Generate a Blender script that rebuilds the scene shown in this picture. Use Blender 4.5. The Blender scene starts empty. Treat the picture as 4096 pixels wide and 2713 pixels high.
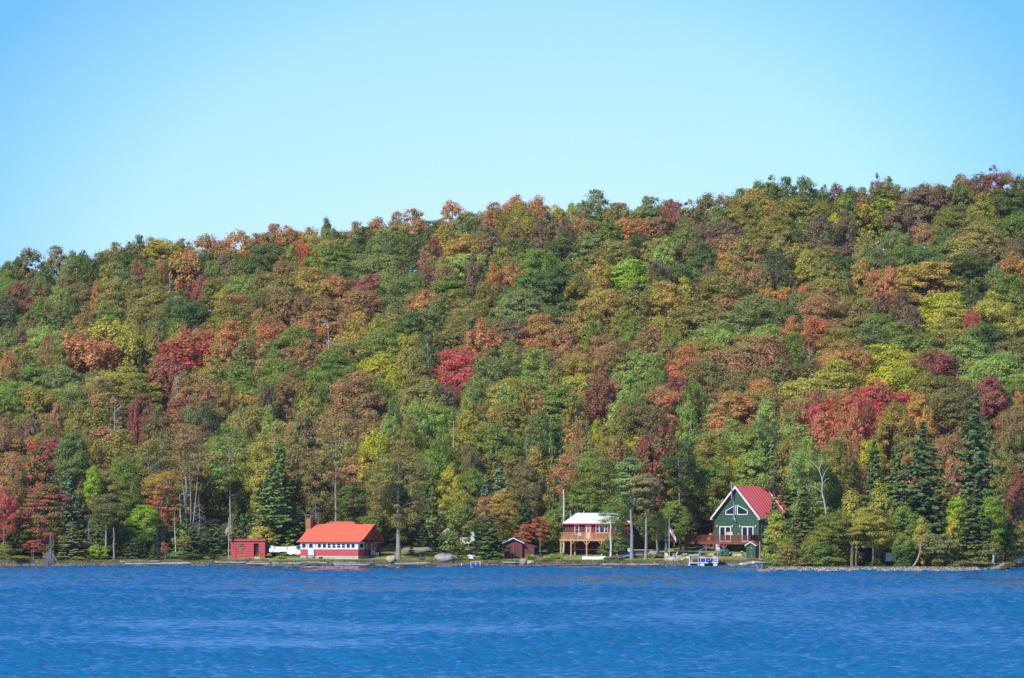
import bpy, math, random
import numpy as np
from mathutils import Vector, Matrix
R = math.radians
S = 4.2046e-5            # tangent per photograph pixel (4096 wide)
CAMZ, V0, U0 = 8.0, 2054.0, 2048.0
scene = bpy.context.scene

# ---------------------------------------------------------------- camera, sky, sun, exposure
cam_d = bpy.data.cameras.new("camera"); cam = bpy.data.objects.new("camera", cam_d)
scene.collection.objects.link(cam); scene.camera = cam
cam.location = (0, 0, CAMZ); cam.rotation_euler = (R(90), 0, 0)
cam_d.sensor_width = 23.6; cam_d.lens = 23.6 / (4096 * S)
cam_d.shift_y = (V0 - 1356.5) / 4096
cam_d.clip_start = 1; cam_d.clip_end = 20000
SUN_EL, SUN_AZ = R(41), R(36)     # azimuth: how far left of straight behind the camera
sdir = Vector((-math.sin(SUN_AZ) * math.cos(SUN_EL), -math.cos(SUN_AZ) * math.cos(SUN_EL), math.sin(SUN_EL)))
sun_d = bpy.data.lights.new("sun", 'SUN'); sun_d.energy = 4.7; sun_d.angle = R(0.5); sun_d.color = (1.0, 0.95, 0.87)
sun = bpy.data.objects.new("sun", sun_d); scene.collection.objects.link(sun)
sun.rotation_euler = sdir.to_track_quat('Z', 'Y').to_euler(); sun.location = (0, 0, 300)
world = bpy.data.worlds.new("World"); scene.world = world; world.use_nodes = True
wn, wl = world.node_tree.nodes, world.node_tree.links
bg = wn['Background']
sky = wn.new('ShaderNodeTexSky'); sky.sky_type = 'NISHITA'; sky.sun_disc = False
sky.sun_elevation = SUN_EL; sky.sun_rotation = math.atan2(sdir.x, sdir.y)
sky.air_density = 1.0; sky.dust_density = 0.35; sky.ozone_density = 2.2; sky.altitude = 500
bg.inputs[1].default_value = 0.145
# clear autumn sky: palest low over the ridge ahead, deeper blue to the sides and overhead, with lens vignetting put into the tint
tc = wn.new('ShaderNodeTexCoord'); sep = wn.new('ShaderNodeSeparateXYZ'); wl.new(tc.outputs['Generated'], sep.inputs[0])
def wmath(op, a, b=None):
    n = wn.new('ShaderNodeMath'); n.operation = op
    for i, q in enumerate((a, b)):
        if q is None: continue
        if isinstance(q, (int, float)): n.inputs[i].default_value = q
        else: wl.new(q, n.inputs[i])
    return n.outputs[0]
ax = wmath('DIVIDE', sep.outputs[0], 0.105)
az_ = wmath('DIVIDE', wmath('SUBTRACT', sep.outputs[2], 0.030), 0.085)
rr = wmath('SQRT', wmath('ADD', wmath('MULTIPLY', ax, ax), wmath('MULTIPLY', az_, az_)))
ramp = wn.new('ShaderNodeValToRGB'); wl.new(rr, ramp.inputs[0])
SKYR = [(0.0, (0.70, 0.86, 1.2)), (0.35, (0.665, 0.85, 1.2)), (0.64, (0.59, 0.83, 1.2)), (0.82, (0.43, 0.71, 1.2)), (1.0, (0.27, 0.59, 1.1))]
ramp.color_ramp.elements[0].position = 0; ramp.color_ramp.elements[1].position = 1
for p, c in SKYR[1:-1]: ramp.color_ramp.elements.new(p)
for e, (p, c) in zip(ramp.color_ramp.elements, SKYR): e.position = p; e.color = (*c, 1)
mul = wn.new('ShaderNodeMix'); mul.data_type = 'RGBA'; mul.blend_type = 'MULTIPLY'; mul.inputs['Factor'].default_value = 1
wl.new(sky.outputs[0], mul.inputs[6]); wl.new(ramp.outputs[0], mul.inputs[7]); wl.new(mul.outputs[2], bg.inputs[0])
scene.view_settings.view_transform = 'Standard'; scene.view_settings.look = 'None'
scene.view_settings.exposure = 0.0; scene.view_settings.gamma = 1.0
scene.render.engine = 'CYCLES'
scene.cycles.max_bounces = 5; scene.cycles.diffuse_bounces = 2; scene.cycles.glossy_bounces = 2
scene.cycles.transmission_bounces = 3; scene.cycles.transparent_max_bounces = 4
scene.cycles.use_denoising = False

# ---------------------------------------------------------------- helpers
def lin(c): 
    c = c / 255.0
    return c / 12.92 if c <= 0.04045 else ((c + 0.055) / 1.055) ** 2.4
def srgb(r, g, b, k=1.0): return tuple(min(0.9, lin(x) * k) for x in (r, g, b))
def PX(u, v, Y): return Vector(((u - U0) * S * Y, Y, CAMZ + (V0 - v) * S * Y))
def col(): return scene.collection
def tag(o, label=None, cat=None, group=None, kind=None):
    for k, v in (('label', label), ('category', cat), ('group', group), ('kind', kind)):
        if v: o[k] = v
    return o
def empty(name, loc, rz=0, **kw):
    o = bpy.data.objects.new(name, None); col().objects.link(o); o.location = loc; o.rotation_euler = (0, 0, rz)
    o.empty_display_size = 0.5
    return tag(o, **kw)
def nodes_of(m): return m.node_tree.nodes, m.node_tree.links
def mat(name, rgb, rough=0.8, var=0.12, scale=2.0, metal=0.0, bump=0.0, stretch=(1, 1, 1), emit=None, spec=0.4):
    m = bpy.data.materials.new(name); m.use_nodes = True; n, l = nodes_of(m); b = n['Principled BSDF']
    b.inputs['Roughness'].default_value = rough; b.inputs['Metallic'].default_value = metal
    b.inputs['Specular IOR Level'].default_value = spec
    t = n.new('ShaderNodeTexCoord'); mp = n.new('ShaderNodeMapping'); mp.inputs['Scale'].default_value = stretch
    nz = n.new('ShaderNodeTexNoise'); nz.inputs['Scale'].default_value = scale; nz.inputs['Detail'].default_value = 5
    l.new(t.outputs['Object'], mp.inputs[0]); l.new(mp.outputs[0], nz.inputs[0])
    rp = n.new('ShaderNodeValToRGB'); rp.color_ramp.elements[0].position = 0.3; rp.color_ramp.elements[1].position = 0.72
    rp.color_ramp.elements[0].color = (*[max(0, c * (1 - var)) for c in rgb], 1)
    rp.color_ramp.elements[1].color = (*[min(1, c * (1 + var)) for c in rgb], 1)
    l.new(nz.outputs[0], rp.inputs[0]); l.new(rp.outputs[0], b.inputs['Base Color'])
    if bump:
        bp = n.new('ShaderNodeBump'); bp.inputs['Strength'].default_value = 0.6; bp.inputs['Distance'].default_value = bump
        l.new(nz.outputs[0], bp.inputs['Height']); l.new(bp.outputs[0], b.inputs['Normal'])
    return m
class MB:
    def __init__(s): s.v = []; s.f = []
    def add(s, vs, fs):
        k = len(s.v); s.v += [tuple(v) for v in vs]; s.f += [tuple(i + k for i in f) for f in fs]; return s
    def box(s, x0, x1, y0, y1, z0, z1):
        return s.add([(x0, y0, z0), (x1, y0, z0), (x1, y1, z0), (x0, y1, z0), (x0, y0, z1), (x1, y0, z1), (x1, y1, z1), (x0, y1, z1)],
                     [(0, 3, 2, 1), (4, 5, 6, 7), (0, 1, 5, 4), (1, 2, 6, 5), (2, 3, 7, 6), (3, 0, 4, 7)])
    def cbox(s, c, d): return s.box(c[0] - d[0] / 2, c[0] + d[0] / 2, c[1] - d[1] / 2, c[1] + d[1] / 2, c[2] - d[2] / 2, c[2] + d[2] / 2)
    def tube(s, pts, rad, n=6, cap=True):
        pts = [Vector(p) for p in pts]; rad = rad if hasattr(rad, '__len__') else [rad] * len(pts)
        base = len(s.v); up = Vector((0, 0, 1))
        for i, p in enumerate(pts):
            d = (pts[min(i + 1, len(pts) - 1)] - pts[max(i - 1, 0)]); d = d.normalized() if d.length > 1e-9 else up
            a = d.cross(Vector((0.31, 0.95, 0.1))); a = a.normalized() if a.length > 1e-3 else Vector((1, 0, 0)); b = d.cross(a)
            for k in range(n):
                t = 2 * math.pi * k / n; s.v.append(tuple(p + (a * math.cos(t) + b * math.sin(t)) * rad[i]))
        for i in range(len(pts) - 1):
            for k in range(n):
                q = base + i * n; s.f.append((q + k, q + (k + 1) % n, q + n + (k + 1) % n, q + n + k))
        if cap:
            s.f.append(tuple(base + k for k in reversed(range(n)))); s.f.append(tuple(base + (len(pts) - 1) * n + k for k in range(n)))
        return s
    def bar(s, a, b, w, d=None):   # square bar between two points
        a = Vector(a); b = Vector(b); d = d or w; t = (b - a).normalized()
        r = t.cross(Vector((0, 1, 0))) if abs(t.y) < 0.9 else t.cross(Vector((0, 0, 1))); r.normalize(); q = t.cross(r)
        vs = [p + r * i * w / 2 + q * j * d / 2 for p in (a, b) for i, j in ((-1, -1), (1, -1), (1, 1), (-1, 1))]
        return s.add(vs, [(0, 1, 2, 3), (7, 6, 5, 4), (0, 4, 5, 1), (1, 5, 6, 2), (2, 6, 7, 3), (3, 7, 4, 0)])
    def prism(s, poly, axis, a, b):   # polygon extruded along an axis; poly in the two other axes
        def P(p, t): return (t, p[0], p[1]) if axis == 'x' else ((p[0], t, p[1]) if axis == 'y' else (p[0], p[1], t))
        n = len(poly)
        return s.add([P(p, a) for p in poly] + [P(p, b) for p in poly],
                     [tuple(range(n)), tuple(range(2 * n - 1, n - 1, -1))] + [(i, i + n, (i + 1) % n + n, (i + 1) % n) for i in range(n)])
    def slab(s, prof, axis, a, b, t):  # open profile thickened downwards by t, extruded along an axis
        poly = list(prof) + [(p[0], p[1] - t) for p in reversed(prof)]
        return s.prism_q(prof, axis, a, b, t)
    def prism_q(s, prof, axis, a, b, t):
        for p, q in zip(prof[:-1], prof[1:]):
            s.prism([p, q, (q[0], q[1] - t), (p[0], p[1] - t)], axis, a, b)
        return s
    def blob(s, c, r, seed=0, n=10, m=7, rough=0.18):
        rg = random.Random(seed); c = Vector(c); k = len(s.v); off = [rg.uniform(0, 6.28) for _ in range(6)]
        s.v.append((c.x, c.y, c.z - r[2])); rows = []
        for i in range(1, m):
            ph = -math.pi / 2 + math.pi * i / m; row = []
            for j in range(n):
                th = 2 * math.pi * j / n
                q = 1 + rough * (math.sin(2 * th + off[0] + ph) * .6 + math.sin(3 * th + off[1] - 2 * ph) * .5 + math.sin(5 * th + off[2]) * .3 + rg.uniform(-.4, .4))
                row.append(len(s.v)); s.v.append((c.x + r[0] * q * math.cos(ph) * math.cos(th), c.y + r[1] * q * math.cos(ph) * math.sin(th), c.z + r[2] * q * math.sin(ph)))
            rows.append(row)
        top = len(s.v); s.v.append((c.x, c.y, c.z + r[2]))
        for j in range(n): s.f.append((k, rows[0][(j + 1) % n], rows[0][j])); s.f.append((top, rows[-1][j], rows[-1][(j + 1) % n]))
        for A, B in zip(rows[:-1], rows[1:]):
            for j in range(n): s.f.append((A[j], A[(j + 1) % n], B[(j + 1) % n], B[j]))
        return s
    def laps(s, x0, x1, z0, z1, y, h=0.2, d=0.03, xf=None):   # lapped boards on a wall facing -y ; xf(z)->(x0,x1) for gables
        z = z0
        while z < z1 - 1e-6:
            zt = min(z + h, z1); a = xf(z) if xf else (x0, x1); b = xf(zt) if xf else (x0, x1)
            if b[1] - b[0] > 0.01 or a[1] - a[0] > 0.01:
                s.add([(a[0], y - d, z), (a[1], y - d, z), (b[1], y - 0.004, zt), (b[0], y - 0.004, zt), (a[0], y, z), (a[1], y, z)], [(0, 1, 2, 3), (0, 4, 5, 1)])
            z = zt
        return s
    def build(s, name, m, parent=None, smooth=False, loc=None, rz=0):
        me = bpy.data.meshes.new(name); me.from_pydata(s.v, [], s.f); me.update()
        if m: me.materials.append(m)
        if smooth: me.polygons.foreach_set('use_smooth', [True] * len(me.polygons))
        o = bpy.data.objects.new(name, me); col().objects.link(o)
        if parent: o.parent = parent
        if loc is not None: o.location = loc; o.rotation_euler = (0, 0, rz)
        return o
def mesh_np(name, V, F, m, smooth=False):
    me = bpy.data.meshes.new(name); n = len(F); k = F.shape[1]
    me.vertices.add(len(V)); me.vertices.foreach_set('co', V.astype(np.float32).ravel())
    me.loops.add(n * k); me.loops.foreach_set('vertex_index', F.astype(np.int32).ravel())
    me.polygons.add(n); me.polygons.foreach_set('loop_start', np.arange(0, n * k, k, dtype=np.int32))
    me.polygons.foreach_set('loop_total', np.full(n, k, dtype=np.int32))
    if smooth: me.polygons.foreach_set('use_smooth', np.ones(n, dtype=bool))
    me.update(calc_edges=True)
    if m: me.materials.append(m)
    return me

# ---------------------------------------------------------------- terrain
RIDGE = [(-300, 640), (0, 597), (100, 577), (200, 572), (280, 553), (400, 541), (480, 545), (560, 535), (640, 517), (750, 514), (870, 500), (960, 490), (1040, 478), (1150, 462), (1250, 452), (1380, 450), (1540, 452), (1650, 448), (1730, 427), (1800, 410), (1890, 414), (2010, 416), (2100, 427), (2200, 410), (2290, 396), (2366, 405), (2700, 390)]
RU = np.array([a * 1.7305 for a, b in RIDGE]); RV = np.array([b * 1.7305 for a, b in RIDGE])
VF = 1748.0; YA, YB = 930.0, 1112.0
def vridge(u): return np.interp(u, RU, RV)
def shoreY(x): return 900.6 + 0.5 * math.sin(x * 0.23) + 0.35 * math.sin(x * 0.61 + 1)
def yard(x, Y): return 0.70 + (Y - 901.5) * 0.0755
def ground(x, Y):
    if Y <= YA:
        ys = shoreY(x)
        if x > 67.5: ys -= 32 * min(1, (x - 67.5) / 2.0)
        e1 = Y - ys
        xl = 34.3 + (Y - 811) * 0.074
        e2 = min(Y - (811 + 0.5 * math.sin(x * .5)), x - xl, (68.0 - x) if Y < 872 else 99) if Y < 902 else (99 if x > xl else -9)
        zm = -0.7 + 1.38 * min(1, max(0, (e1 + .9) / 1.5)) if e1 < .6 else 0.68 + 0.0755 * max(0, Y - 901.2)
        zp = -0.7 + 1.28 * min(1, max(0, (e2 + .8) / 1.8)) if e2 < 1.0 else 0.58 + 0.0035 * (Y - 811)
        z = max(zm, zp)
        if x > 67.5 and Y > 868: z = max(z, min(0.6 + 0.02 * (Y - 870), 0.68 + 0.0755 * max(0, Y - 901.2)) if Y > 901 else z)
        return z + (0.05 * math.sin(x * .9) * math.sin(Y * .7) if z > 0.6 else 0)
    T = min(1.0, (Y - YA) / (YB - YA)); u = U0 + x / (S * Y)
    vc = VF + (float(vridge(u)) - VF) * T
    z = CAMZ + (V0 - vc) * S * min(Y, YB) - (17.2 - 2.7 * T)
    if Y > YB: z -= (Y - YB) * 0.16
    k = min(1, (Y - YA) / 12); k = k * k * (3 - 2 * k)
    return z * k + (1 - k) * (0.68 + 0.0755 * (Y - 901.2))
def build_ground():
    xs = np.concatenate([np.linspace(-240, -96, 19), np.arange(-92, 92.01, 1.0), np.linspace(96, 240, 19)])
    ys = np.concatenate([np.arange(806, 815, .5), np.arange(815, 866, 2.0), np.arange(866, 897, 1.5), np.arange(897, 905, .35), np.arange(905, 932, 1.0), np.arange(932, 1130, 4.0), np.arange(1130, 1500, 40.0), np.array([2500., 6000.])])
    V = np.array([(x, y, ground(float(x), float(y)) if y < 1490 else -40.) for y in ys for x in xs])
    nx, ny = len(xs), len(ys); i = np.arange(ny - 1)[:, None] * nx + np.arange(nx - 1)[None, :]; i = i.ravel()
    F = np.stack([i, i + 1, i + nx + 1, i + nx], 1)
    m = bpy.data.materials.new('ground_soil_grass'); m.use_nodes = True; n, l = nodes_of(m); b = n['Principled BSDF']
    b.inputs['Roughness'].default_value = 0.95; b.inputs['Specular IOR Level'].default_value = 0.1
    t = n.new('ShaderNodeTexCoord'); sp = n.new('ShaderNodeSeparateXYZ'); l.new(t.outputs['Object'], sp.inputs[0])
    def noise(sc, det=4, vec=None):
        q = n.new('ShaderNodeTexNoise'); q.inputs['Scale'].default_value = sc; q.inputs['Detail'].default_value = det; l.new(t.outputs['Object'], q.inputs[0]); return q.outputs[0]
    def ramp(f, a, b_, p0=.35, p1=.65):
        r = n.new('ShaderNodeValToRGB'); l.new(f, r.inputs[0]); r.color_ramp.elements[0].position = p0; r.color_ramp.elements[1].position = p1
        r.color_ramp.elements[0].color = (*a, 1); r.color_ramp.elements[1].color = (*b_, 1); return r.outputs[0]
    def mix(f, a, b_):
        q = n.new('ShaderNodeMix'); q.data_type = 'RGBA'; l.new(f, q.inputs[0]); l.new(a, q.inputs[6]); l.new(b_, q.inputs[7]); return q.outputs[2]
    def mr(v, a, b_):
        q = n.new('ShaderNodeMapRange'); l.new(v, q.inputs[0]); q.inputs[1].default_value = a; q.inputs[2].default_value = b_; return q.outputs[0]
    def mth(op, a, b_):
        q = n.new('ShaderNodeMath'); q.operation = op
        for i_, w in enumerate((a, b_)):
            if isinstance(w, (int, float)): q.inputs[i_].default_value = w
            else: l.new(w, q.inputs[i_])
        return q.outputs[0]
    grass = ramp(noise(0.9, 6), (0.20, 0.29, 0.07), (0.32, 0.40, 0.12))
    dry = ramp(noise(2.2, 5), (0.20, 0.19, 0.07), (0.34, 0.30, 0.12))
    bank = ramp(noise(3.0, 5), (0.05, 0.04, 0.03), (0.2, 0.17, 0.13))
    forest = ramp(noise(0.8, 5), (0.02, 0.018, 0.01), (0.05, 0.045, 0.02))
    nz = noise(0.35, 4)
    g = mix(mr(mth('ADD', nz, mth('MULTIPLY', noise(.09, 2), .5)), .72, .86), grass, dry)
    # drier, rougher grass near the water's edge and on the point
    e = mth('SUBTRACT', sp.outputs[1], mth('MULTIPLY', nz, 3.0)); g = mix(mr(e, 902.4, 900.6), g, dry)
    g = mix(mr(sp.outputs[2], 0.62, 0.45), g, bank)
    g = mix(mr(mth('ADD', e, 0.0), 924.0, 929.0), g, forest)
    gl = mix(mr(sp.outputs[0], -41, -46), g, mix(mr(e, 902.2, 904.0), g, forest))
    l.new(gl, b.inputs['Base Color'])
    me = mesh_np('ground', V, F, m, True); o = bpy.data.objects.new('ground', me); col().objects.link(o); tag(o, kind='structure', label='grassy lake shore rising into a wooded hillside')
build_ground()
def build_water():
    """the lake surface as real wind waves, finer near the camera's shore, running flat out to the far sides"""
    rows = [-900., -200., 60., 160., 230.]; y = 262.0
    while y < 905: rows.append(y); y += .21 + .62 * ((y - 262) / 640) ** 1.1
    rows += [915., 930.]; Y = np.array(rows); NC = 430; t = np.linspace(-1, 1, NC); hw = np.maximum(40, .122 * Y + 4)
    X = hw[:, None] * t[None, :]; X = np.concatenate([np.full((len(Y), 1), -3500.), X, np.full((len(Y), 1), 3500.)], 1); YY = np.repeat(Y[:, None], NC + 2, 1)
    rg = np.random.default_rng(9); Z = np.zeros_like(X)
    for k in range(72):
        lam = .6 * (3.0 / .6) ** rg.uniform() ** 1.2; th = rg.normal() * .42 + .12; kx, ky = math.sin(th) * 6.283 / lam, -math.cos(th) * 6.283 / lam
        Z += WAVE * (lam / 2.0) ** .8 * np.sin(kx * X + ky * YY + rg.uniform(0, 6.28))
    gust = np.zeros_like(X)
    for k in range(14):
        lam = rg.uniform(14, 110); th = rg.uniform(0, 6.28); gust += np.sin(math.sin(th) * 6.283 / lam * X + math.cos(th) * 6.283 / lam * YY * .45 + rg.uniform(0, 6.28))
    Z *= np.clip(1 + gust * .15, .35, 2.1); Z = Z + 1.6 * Z * np.abs(Z) / (.05 + np.abs(Z)) * .3
    wob = YY + 5 * np.sin(X * .05) + 3 * np.sin(X * .17 + 1); lane = np.clip(1 - np.abs((wob - 642) / 36) ** 2, 0, 1)
    Z *= 1 - LANE * lane; Z *= np.clip((YY - 230) / 40, 0, 1) * np.clip((912 - YY) / 14, .12, 1); Z[:, 0] = 0; Z[:, -1] = 0
    V = np.stack([X, YY, Z], 2).reshape(-1, 3); nx = NC + 2; i = (np.arange(len(Y) - 1)[:, None] * nx + np.arange(nx - 1)[None, :]).ravel(); F = np.stack([i, i + 1, i + nx + 1, i + nx], 1)
    m = bpy.data.materials.new('lake_water'); m.use_nodes = True; n, l = nodes_of(m); b = n['Principled BSDF']
    b.inputs['Base Color'].default_value = (*WATER_BASE, 1); b.inputs['Roughness'].default_value = WATER_ROUGH; b.inputs['IOR'].default_value = 1.5
    tc_ = n.new('ShaderNodeTexCoord'); nz = n.new('ShaderNodeTexNoise'); nz.inputs['Scale'].default_value = 2.2; nz.inputs['Detail'].default_value = 3; l.new(tc_.outputs['Object'], nz.inputs[0])
    bp = n.new('ShaderNodeBump'); bp.inputs['Distance'].default_value = .04; bp.inputs['Strength'].default_value = 1.0; l.new(nz.outputs[0], bp.inputs['Height']); l.new(bp.outputs[0], b.inputs['Normal'])
    sp = n.new('ShaderNodeSeparateXYZ'); l.new(tc_.outputs['Object'], sp.inputs[0]); d1 = n.new('ShaderNodeMath'); d1.operation = 'SUBTRACT'; l.new(sp.outputs[1], d1.inputs[0]); d1.inputs[1].default_value = 642
    d2 = n.new('ShaderNodeMath'); d2.operation = 'ABSOLUTE'; l.new(d1.outputs[0], d2.inputs[0]); mr = n.new('ShaderNodeMapRange'); mr.interpolation_type = 'SMOOTHSTEP'; l.new(d2.outputs[0], mr.inputs[0])
    mr.inputs[1].default_value = 14; mr.inputs[2].default_value = 44; mr.inputs[3].default_value = .12; mr.inputs[4].default_value = WATER_ROUGH; l.new(mr.outputs[0], b.inputs['Roughness'])   # a lane of fine ripples
    o = bpy.data.objects.new('lake_water', mesh_np('lake_water', V, F, m, True)); col().objects.link(o); tag(o, kind='structure', label='wind rippled blue lake'); print('water', len(F))
WATER_BASE = (0.009, 0.142, 0.31); WATER_ROUGH = 0.10; WAVE = 0.0135; LANE = 0.5
build_water()

# ---------------------------------------------------------------- tree materials
def leaf_mat(name, src, needle=False):
    m = bpy.data.materials.new(name); m.use_nodes = True; n, l = nodes_of(m); b = n['Principled BSDF']; out = n['Material Output']
    b.inputs['Roughness'].default_value = 0.65; b.inputs['Specular IOR Level'].default_value = 0.08
    def attr(nm, ty):
        a = n.new('ShaderNodeAttribute'); a.attribute_type = ty; a.attribute_name = nm; return a.outputs['Color']
    c1, c2 = (attr('leaf_colour', 'OBJECT'), attr('turn_colour', 'OBJECT')) if src == 'object' else (attr('leaf_colour', 'GEOMETRY'), attr('turn_colour', 'GEOMETRY'))
    t = n.new('ShaderNodeTexCoord'); nz = n.new('ShaderNodeTexNoise'); nz.inputs['Scale'].default_value = 0.42; nz.inputs['Detail'].default_value = 3
    oi = n.new('ShaderNodeObjectInfo'); ad = n.new('ShaderNodeVectorMath'); ad.operation = 'ADD'
    sc = n.new('ShaderNodeVectorMath'); sc.operation = 'SCALE'; sc.inputs[0].default_value = (37, 53, 11); l.new(oi.outputs['Random'], sc.inputs['Scale'])
    l.new(t.outputs['Object'], ad.inputs[0]); l.new(sc.outputs[0], ad.inputs[1]); l.new(ad.outputs[0], nz.inputs[0])
    mr = n.new('ShaderNodeMapRange'); l.new(nz.outputs[0], mr.inputs[0]); mr.inputs[1].default_value = 0.40; mr.inputs[2].default_value = 0.62
    geo = n.new('ShaderNodeNewGeometry')
    mx = n.new('ShaderNodeMix'); mx.data_type = 'RGBA'; l.new(mr.outputs[0], mx.inputs[0]); l.new(c1, mx.inputs[6]); l.new(c2, mx.inputs[7])
    hv = n.new('ShaderNodeHueSaturation'); l.new(mx.outputs[2], hv.inputs['Color'])
    r1 = n.new('ShaderNodeMapRange'); l.new(geo.outputs['Random Per Island'], r1.inputs[0]); r1.inputs[3].default_value = 0.72; r1.inputs[4].default_value = 1.3; l.new(r1.outputs[0], hv.inputs['Value'])
    wn_ = n.new('ShaderNodeTexWhiteNoise'); wn_.noise_dimensions = '1D'; l.new(geo.outputs['Random Per Island'], wn_.inputs['W'])
    r2 = n.new('ShaderNodeMapRange'); l.new(wn_.outputs['Value'], r2.inputs[0]); r2.inputs[3].default_value = 0.478; r2.inputs[4].default_value = 0.522; l.new(r2.outputs[0], hv.inputs['Hue'])
    # some leaves of every crown are still olive green
    w3 = n.new('ShaderNodeTexWhiteNoise'); w3.noise_dimensions = '1D'; ml = n.new('ShaderNodeMath'); ml.operation = 'MULTIPLY'; ml.inputs[1].default_value = 7.31; l.new(geo.outputs['Random Per Island'], ml.inputs[0]); l.new(ml.outputs[0], w3.inputs['W'])
    gt = n.new('ShaderNodeMath'); gt.operation = 'GREATER_THAN'; gt.inputs[1].default_value = .74; l.new(w3.outputs['Value'], gt.inputs[0]); gm = n.new('ShaderNodeMath'); gm.operation = 'MULTIPLY'; gm.inputs[1].default_value = .0 if needle else .7; l.new(gt.outputs[0], gm.inputs[0])
    mo = n.new('ShaderNodeMix'); mo.data_type = 'RGBA'; l.new(gm.outputs[0], mo.inputs[0]); l.new(mx.outputs[2], mo.inputs[6]); mo.inputs[7].default_value = (.30, .33, .09, 1); l.new(mo.outputs[2], hv.inputs['Color'])
    l.new(hv.outputs[0], b.inputs['Base Color'])
    tr = n.new('ShaderNodeBsdfTranslucent'); mt = n.new('ShaderNodeMix'); mt.data_type = 'RGBA'; mt.blend_type = 'MULTIPLY'; mt.inputs[0].default_value = 1; mt.inputs[7].default_value = (1.2, 1.22, .65, 1); l.new(hv.outputs[0], mt.inputs[6]); l.new(mt.outputs[2], tr.inputs[0]); ms = n.new('ShaderNodeMixShader'); ms.inputs[0].default_value = 0.22 if needle else 0.45
    l.new(b.outputs[0], ms.inputs[1]); l.new(tr.outputs[0], ms.inputs[2]); l.new(ms.outputs[0], out.inputs[0])
    return m
LEAF = leaf_mat('foliage', 'object'); NEEDLE = leaf_mat('needles', 'object', True); LEAF_MESH = leaf_mat('woodland_foliage', 'mesh')
BARK = mat('bark_grey_brown', (0.20, 0.17, 0.14), 0.95, 0.35, 3, bump=0.03, stretch=(2, 2, .4))
BARK_PALE = mat('bark_pale_grey', (0.31, 0.28, 0.25), 0.95, 0.3, 3, bump=0.03, stretch=(1, 1, 2))
BARK_WHITE = mat('bark_white', (0.62, 0.60, 0.56), 0.9, 0.25, 2.5, stretch=(1, 1, 3))
BARK_DEAD = mat('bark_dead_grey', (0.33, 0.31, 0.30), 0.95, 0.25, 3)

# ---------------------------------------------------------------- leaf and branch geometry
def quads(C, N, s, rg, asp=1.0, drop=None):
    n = len(C); N = N / np.maximum(1e-6, np.linalg.norm(N, axis=1))[:, None]
    r = rg.normal(size=(n, 3)) if drop is None else drop + rg.normal(size=(n, 3)) * .25
    a = np.cross(N, r); a /= np.maximum(1e-6, np.linalg.norm(a, axis=1))[:, None]; b = np.cross(N, a)
    s = (s * rg.uniform(.6, 1.35, n))[:, None]; a = a * s * .5; b = b * s * .5 * asp
    j = rg.uniform(.55, 1.2, (n, 4, 1))
    V = np.stack([C + a * j[:, 0] , C + b * j[:, 1], C - a * j[:, 2], C - b * j[:, 3]], 1).reshape(-1, 3)
    return V
def quadF(nv): return np.arange(nv).reshape(-1, 4)
def rdir(n, rg): d = rg.normal(size=(n, 3)); return d / np.linalg.norm(d, axis=1)[:, None]
def clumps(cc, rr, per, size, rg, up=.35, outc=None):
    """leaf faces gathered in flattened clumps around centres cc with radii rr"""
    n = len(cc); d = rdir(n * per, rg); k = np.repeat(np.arange(n), per)
    rad = (rg.uniform(.2, 1, n * per) ** .6 * rg.choice([1, 1, 1, 1.35], n * per))[:, None]
    P = cc[k] + d * rad * rr[k]
    N = d * .9 + np.array([-.1, -.15, up]) + rg.normal(size=(n * per, 3)) * .3
    if outc is not None: o = P - outc; o /= np.maximum(1e-6, np.linalg.norm(o, axis=1))[:, None]; N += o * .5
    return quads(P, N, size, rg)
def limb(mb, a, b, r0, r1, rg, sag=.12, n=4, sides=4):
    a = np.array(a, float); b = np.array(b, float); L = np.linalg.norm(b - a); pts = []; rs = []
    off = rg.normal(size=3) * L * .05
    for i in range(n + 1):
        t = i / n; p = a + (b - a) * t + off * math.sin(math.pi * t); p[2] += -sag * L * math.sin(math.pi * t) * (1 if sag > 0 else 1); pts.append(p); rs.append(r0 + (r1 - r0) * t)
    mb.tube(pts, rs, sides, cap=False)
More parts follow.
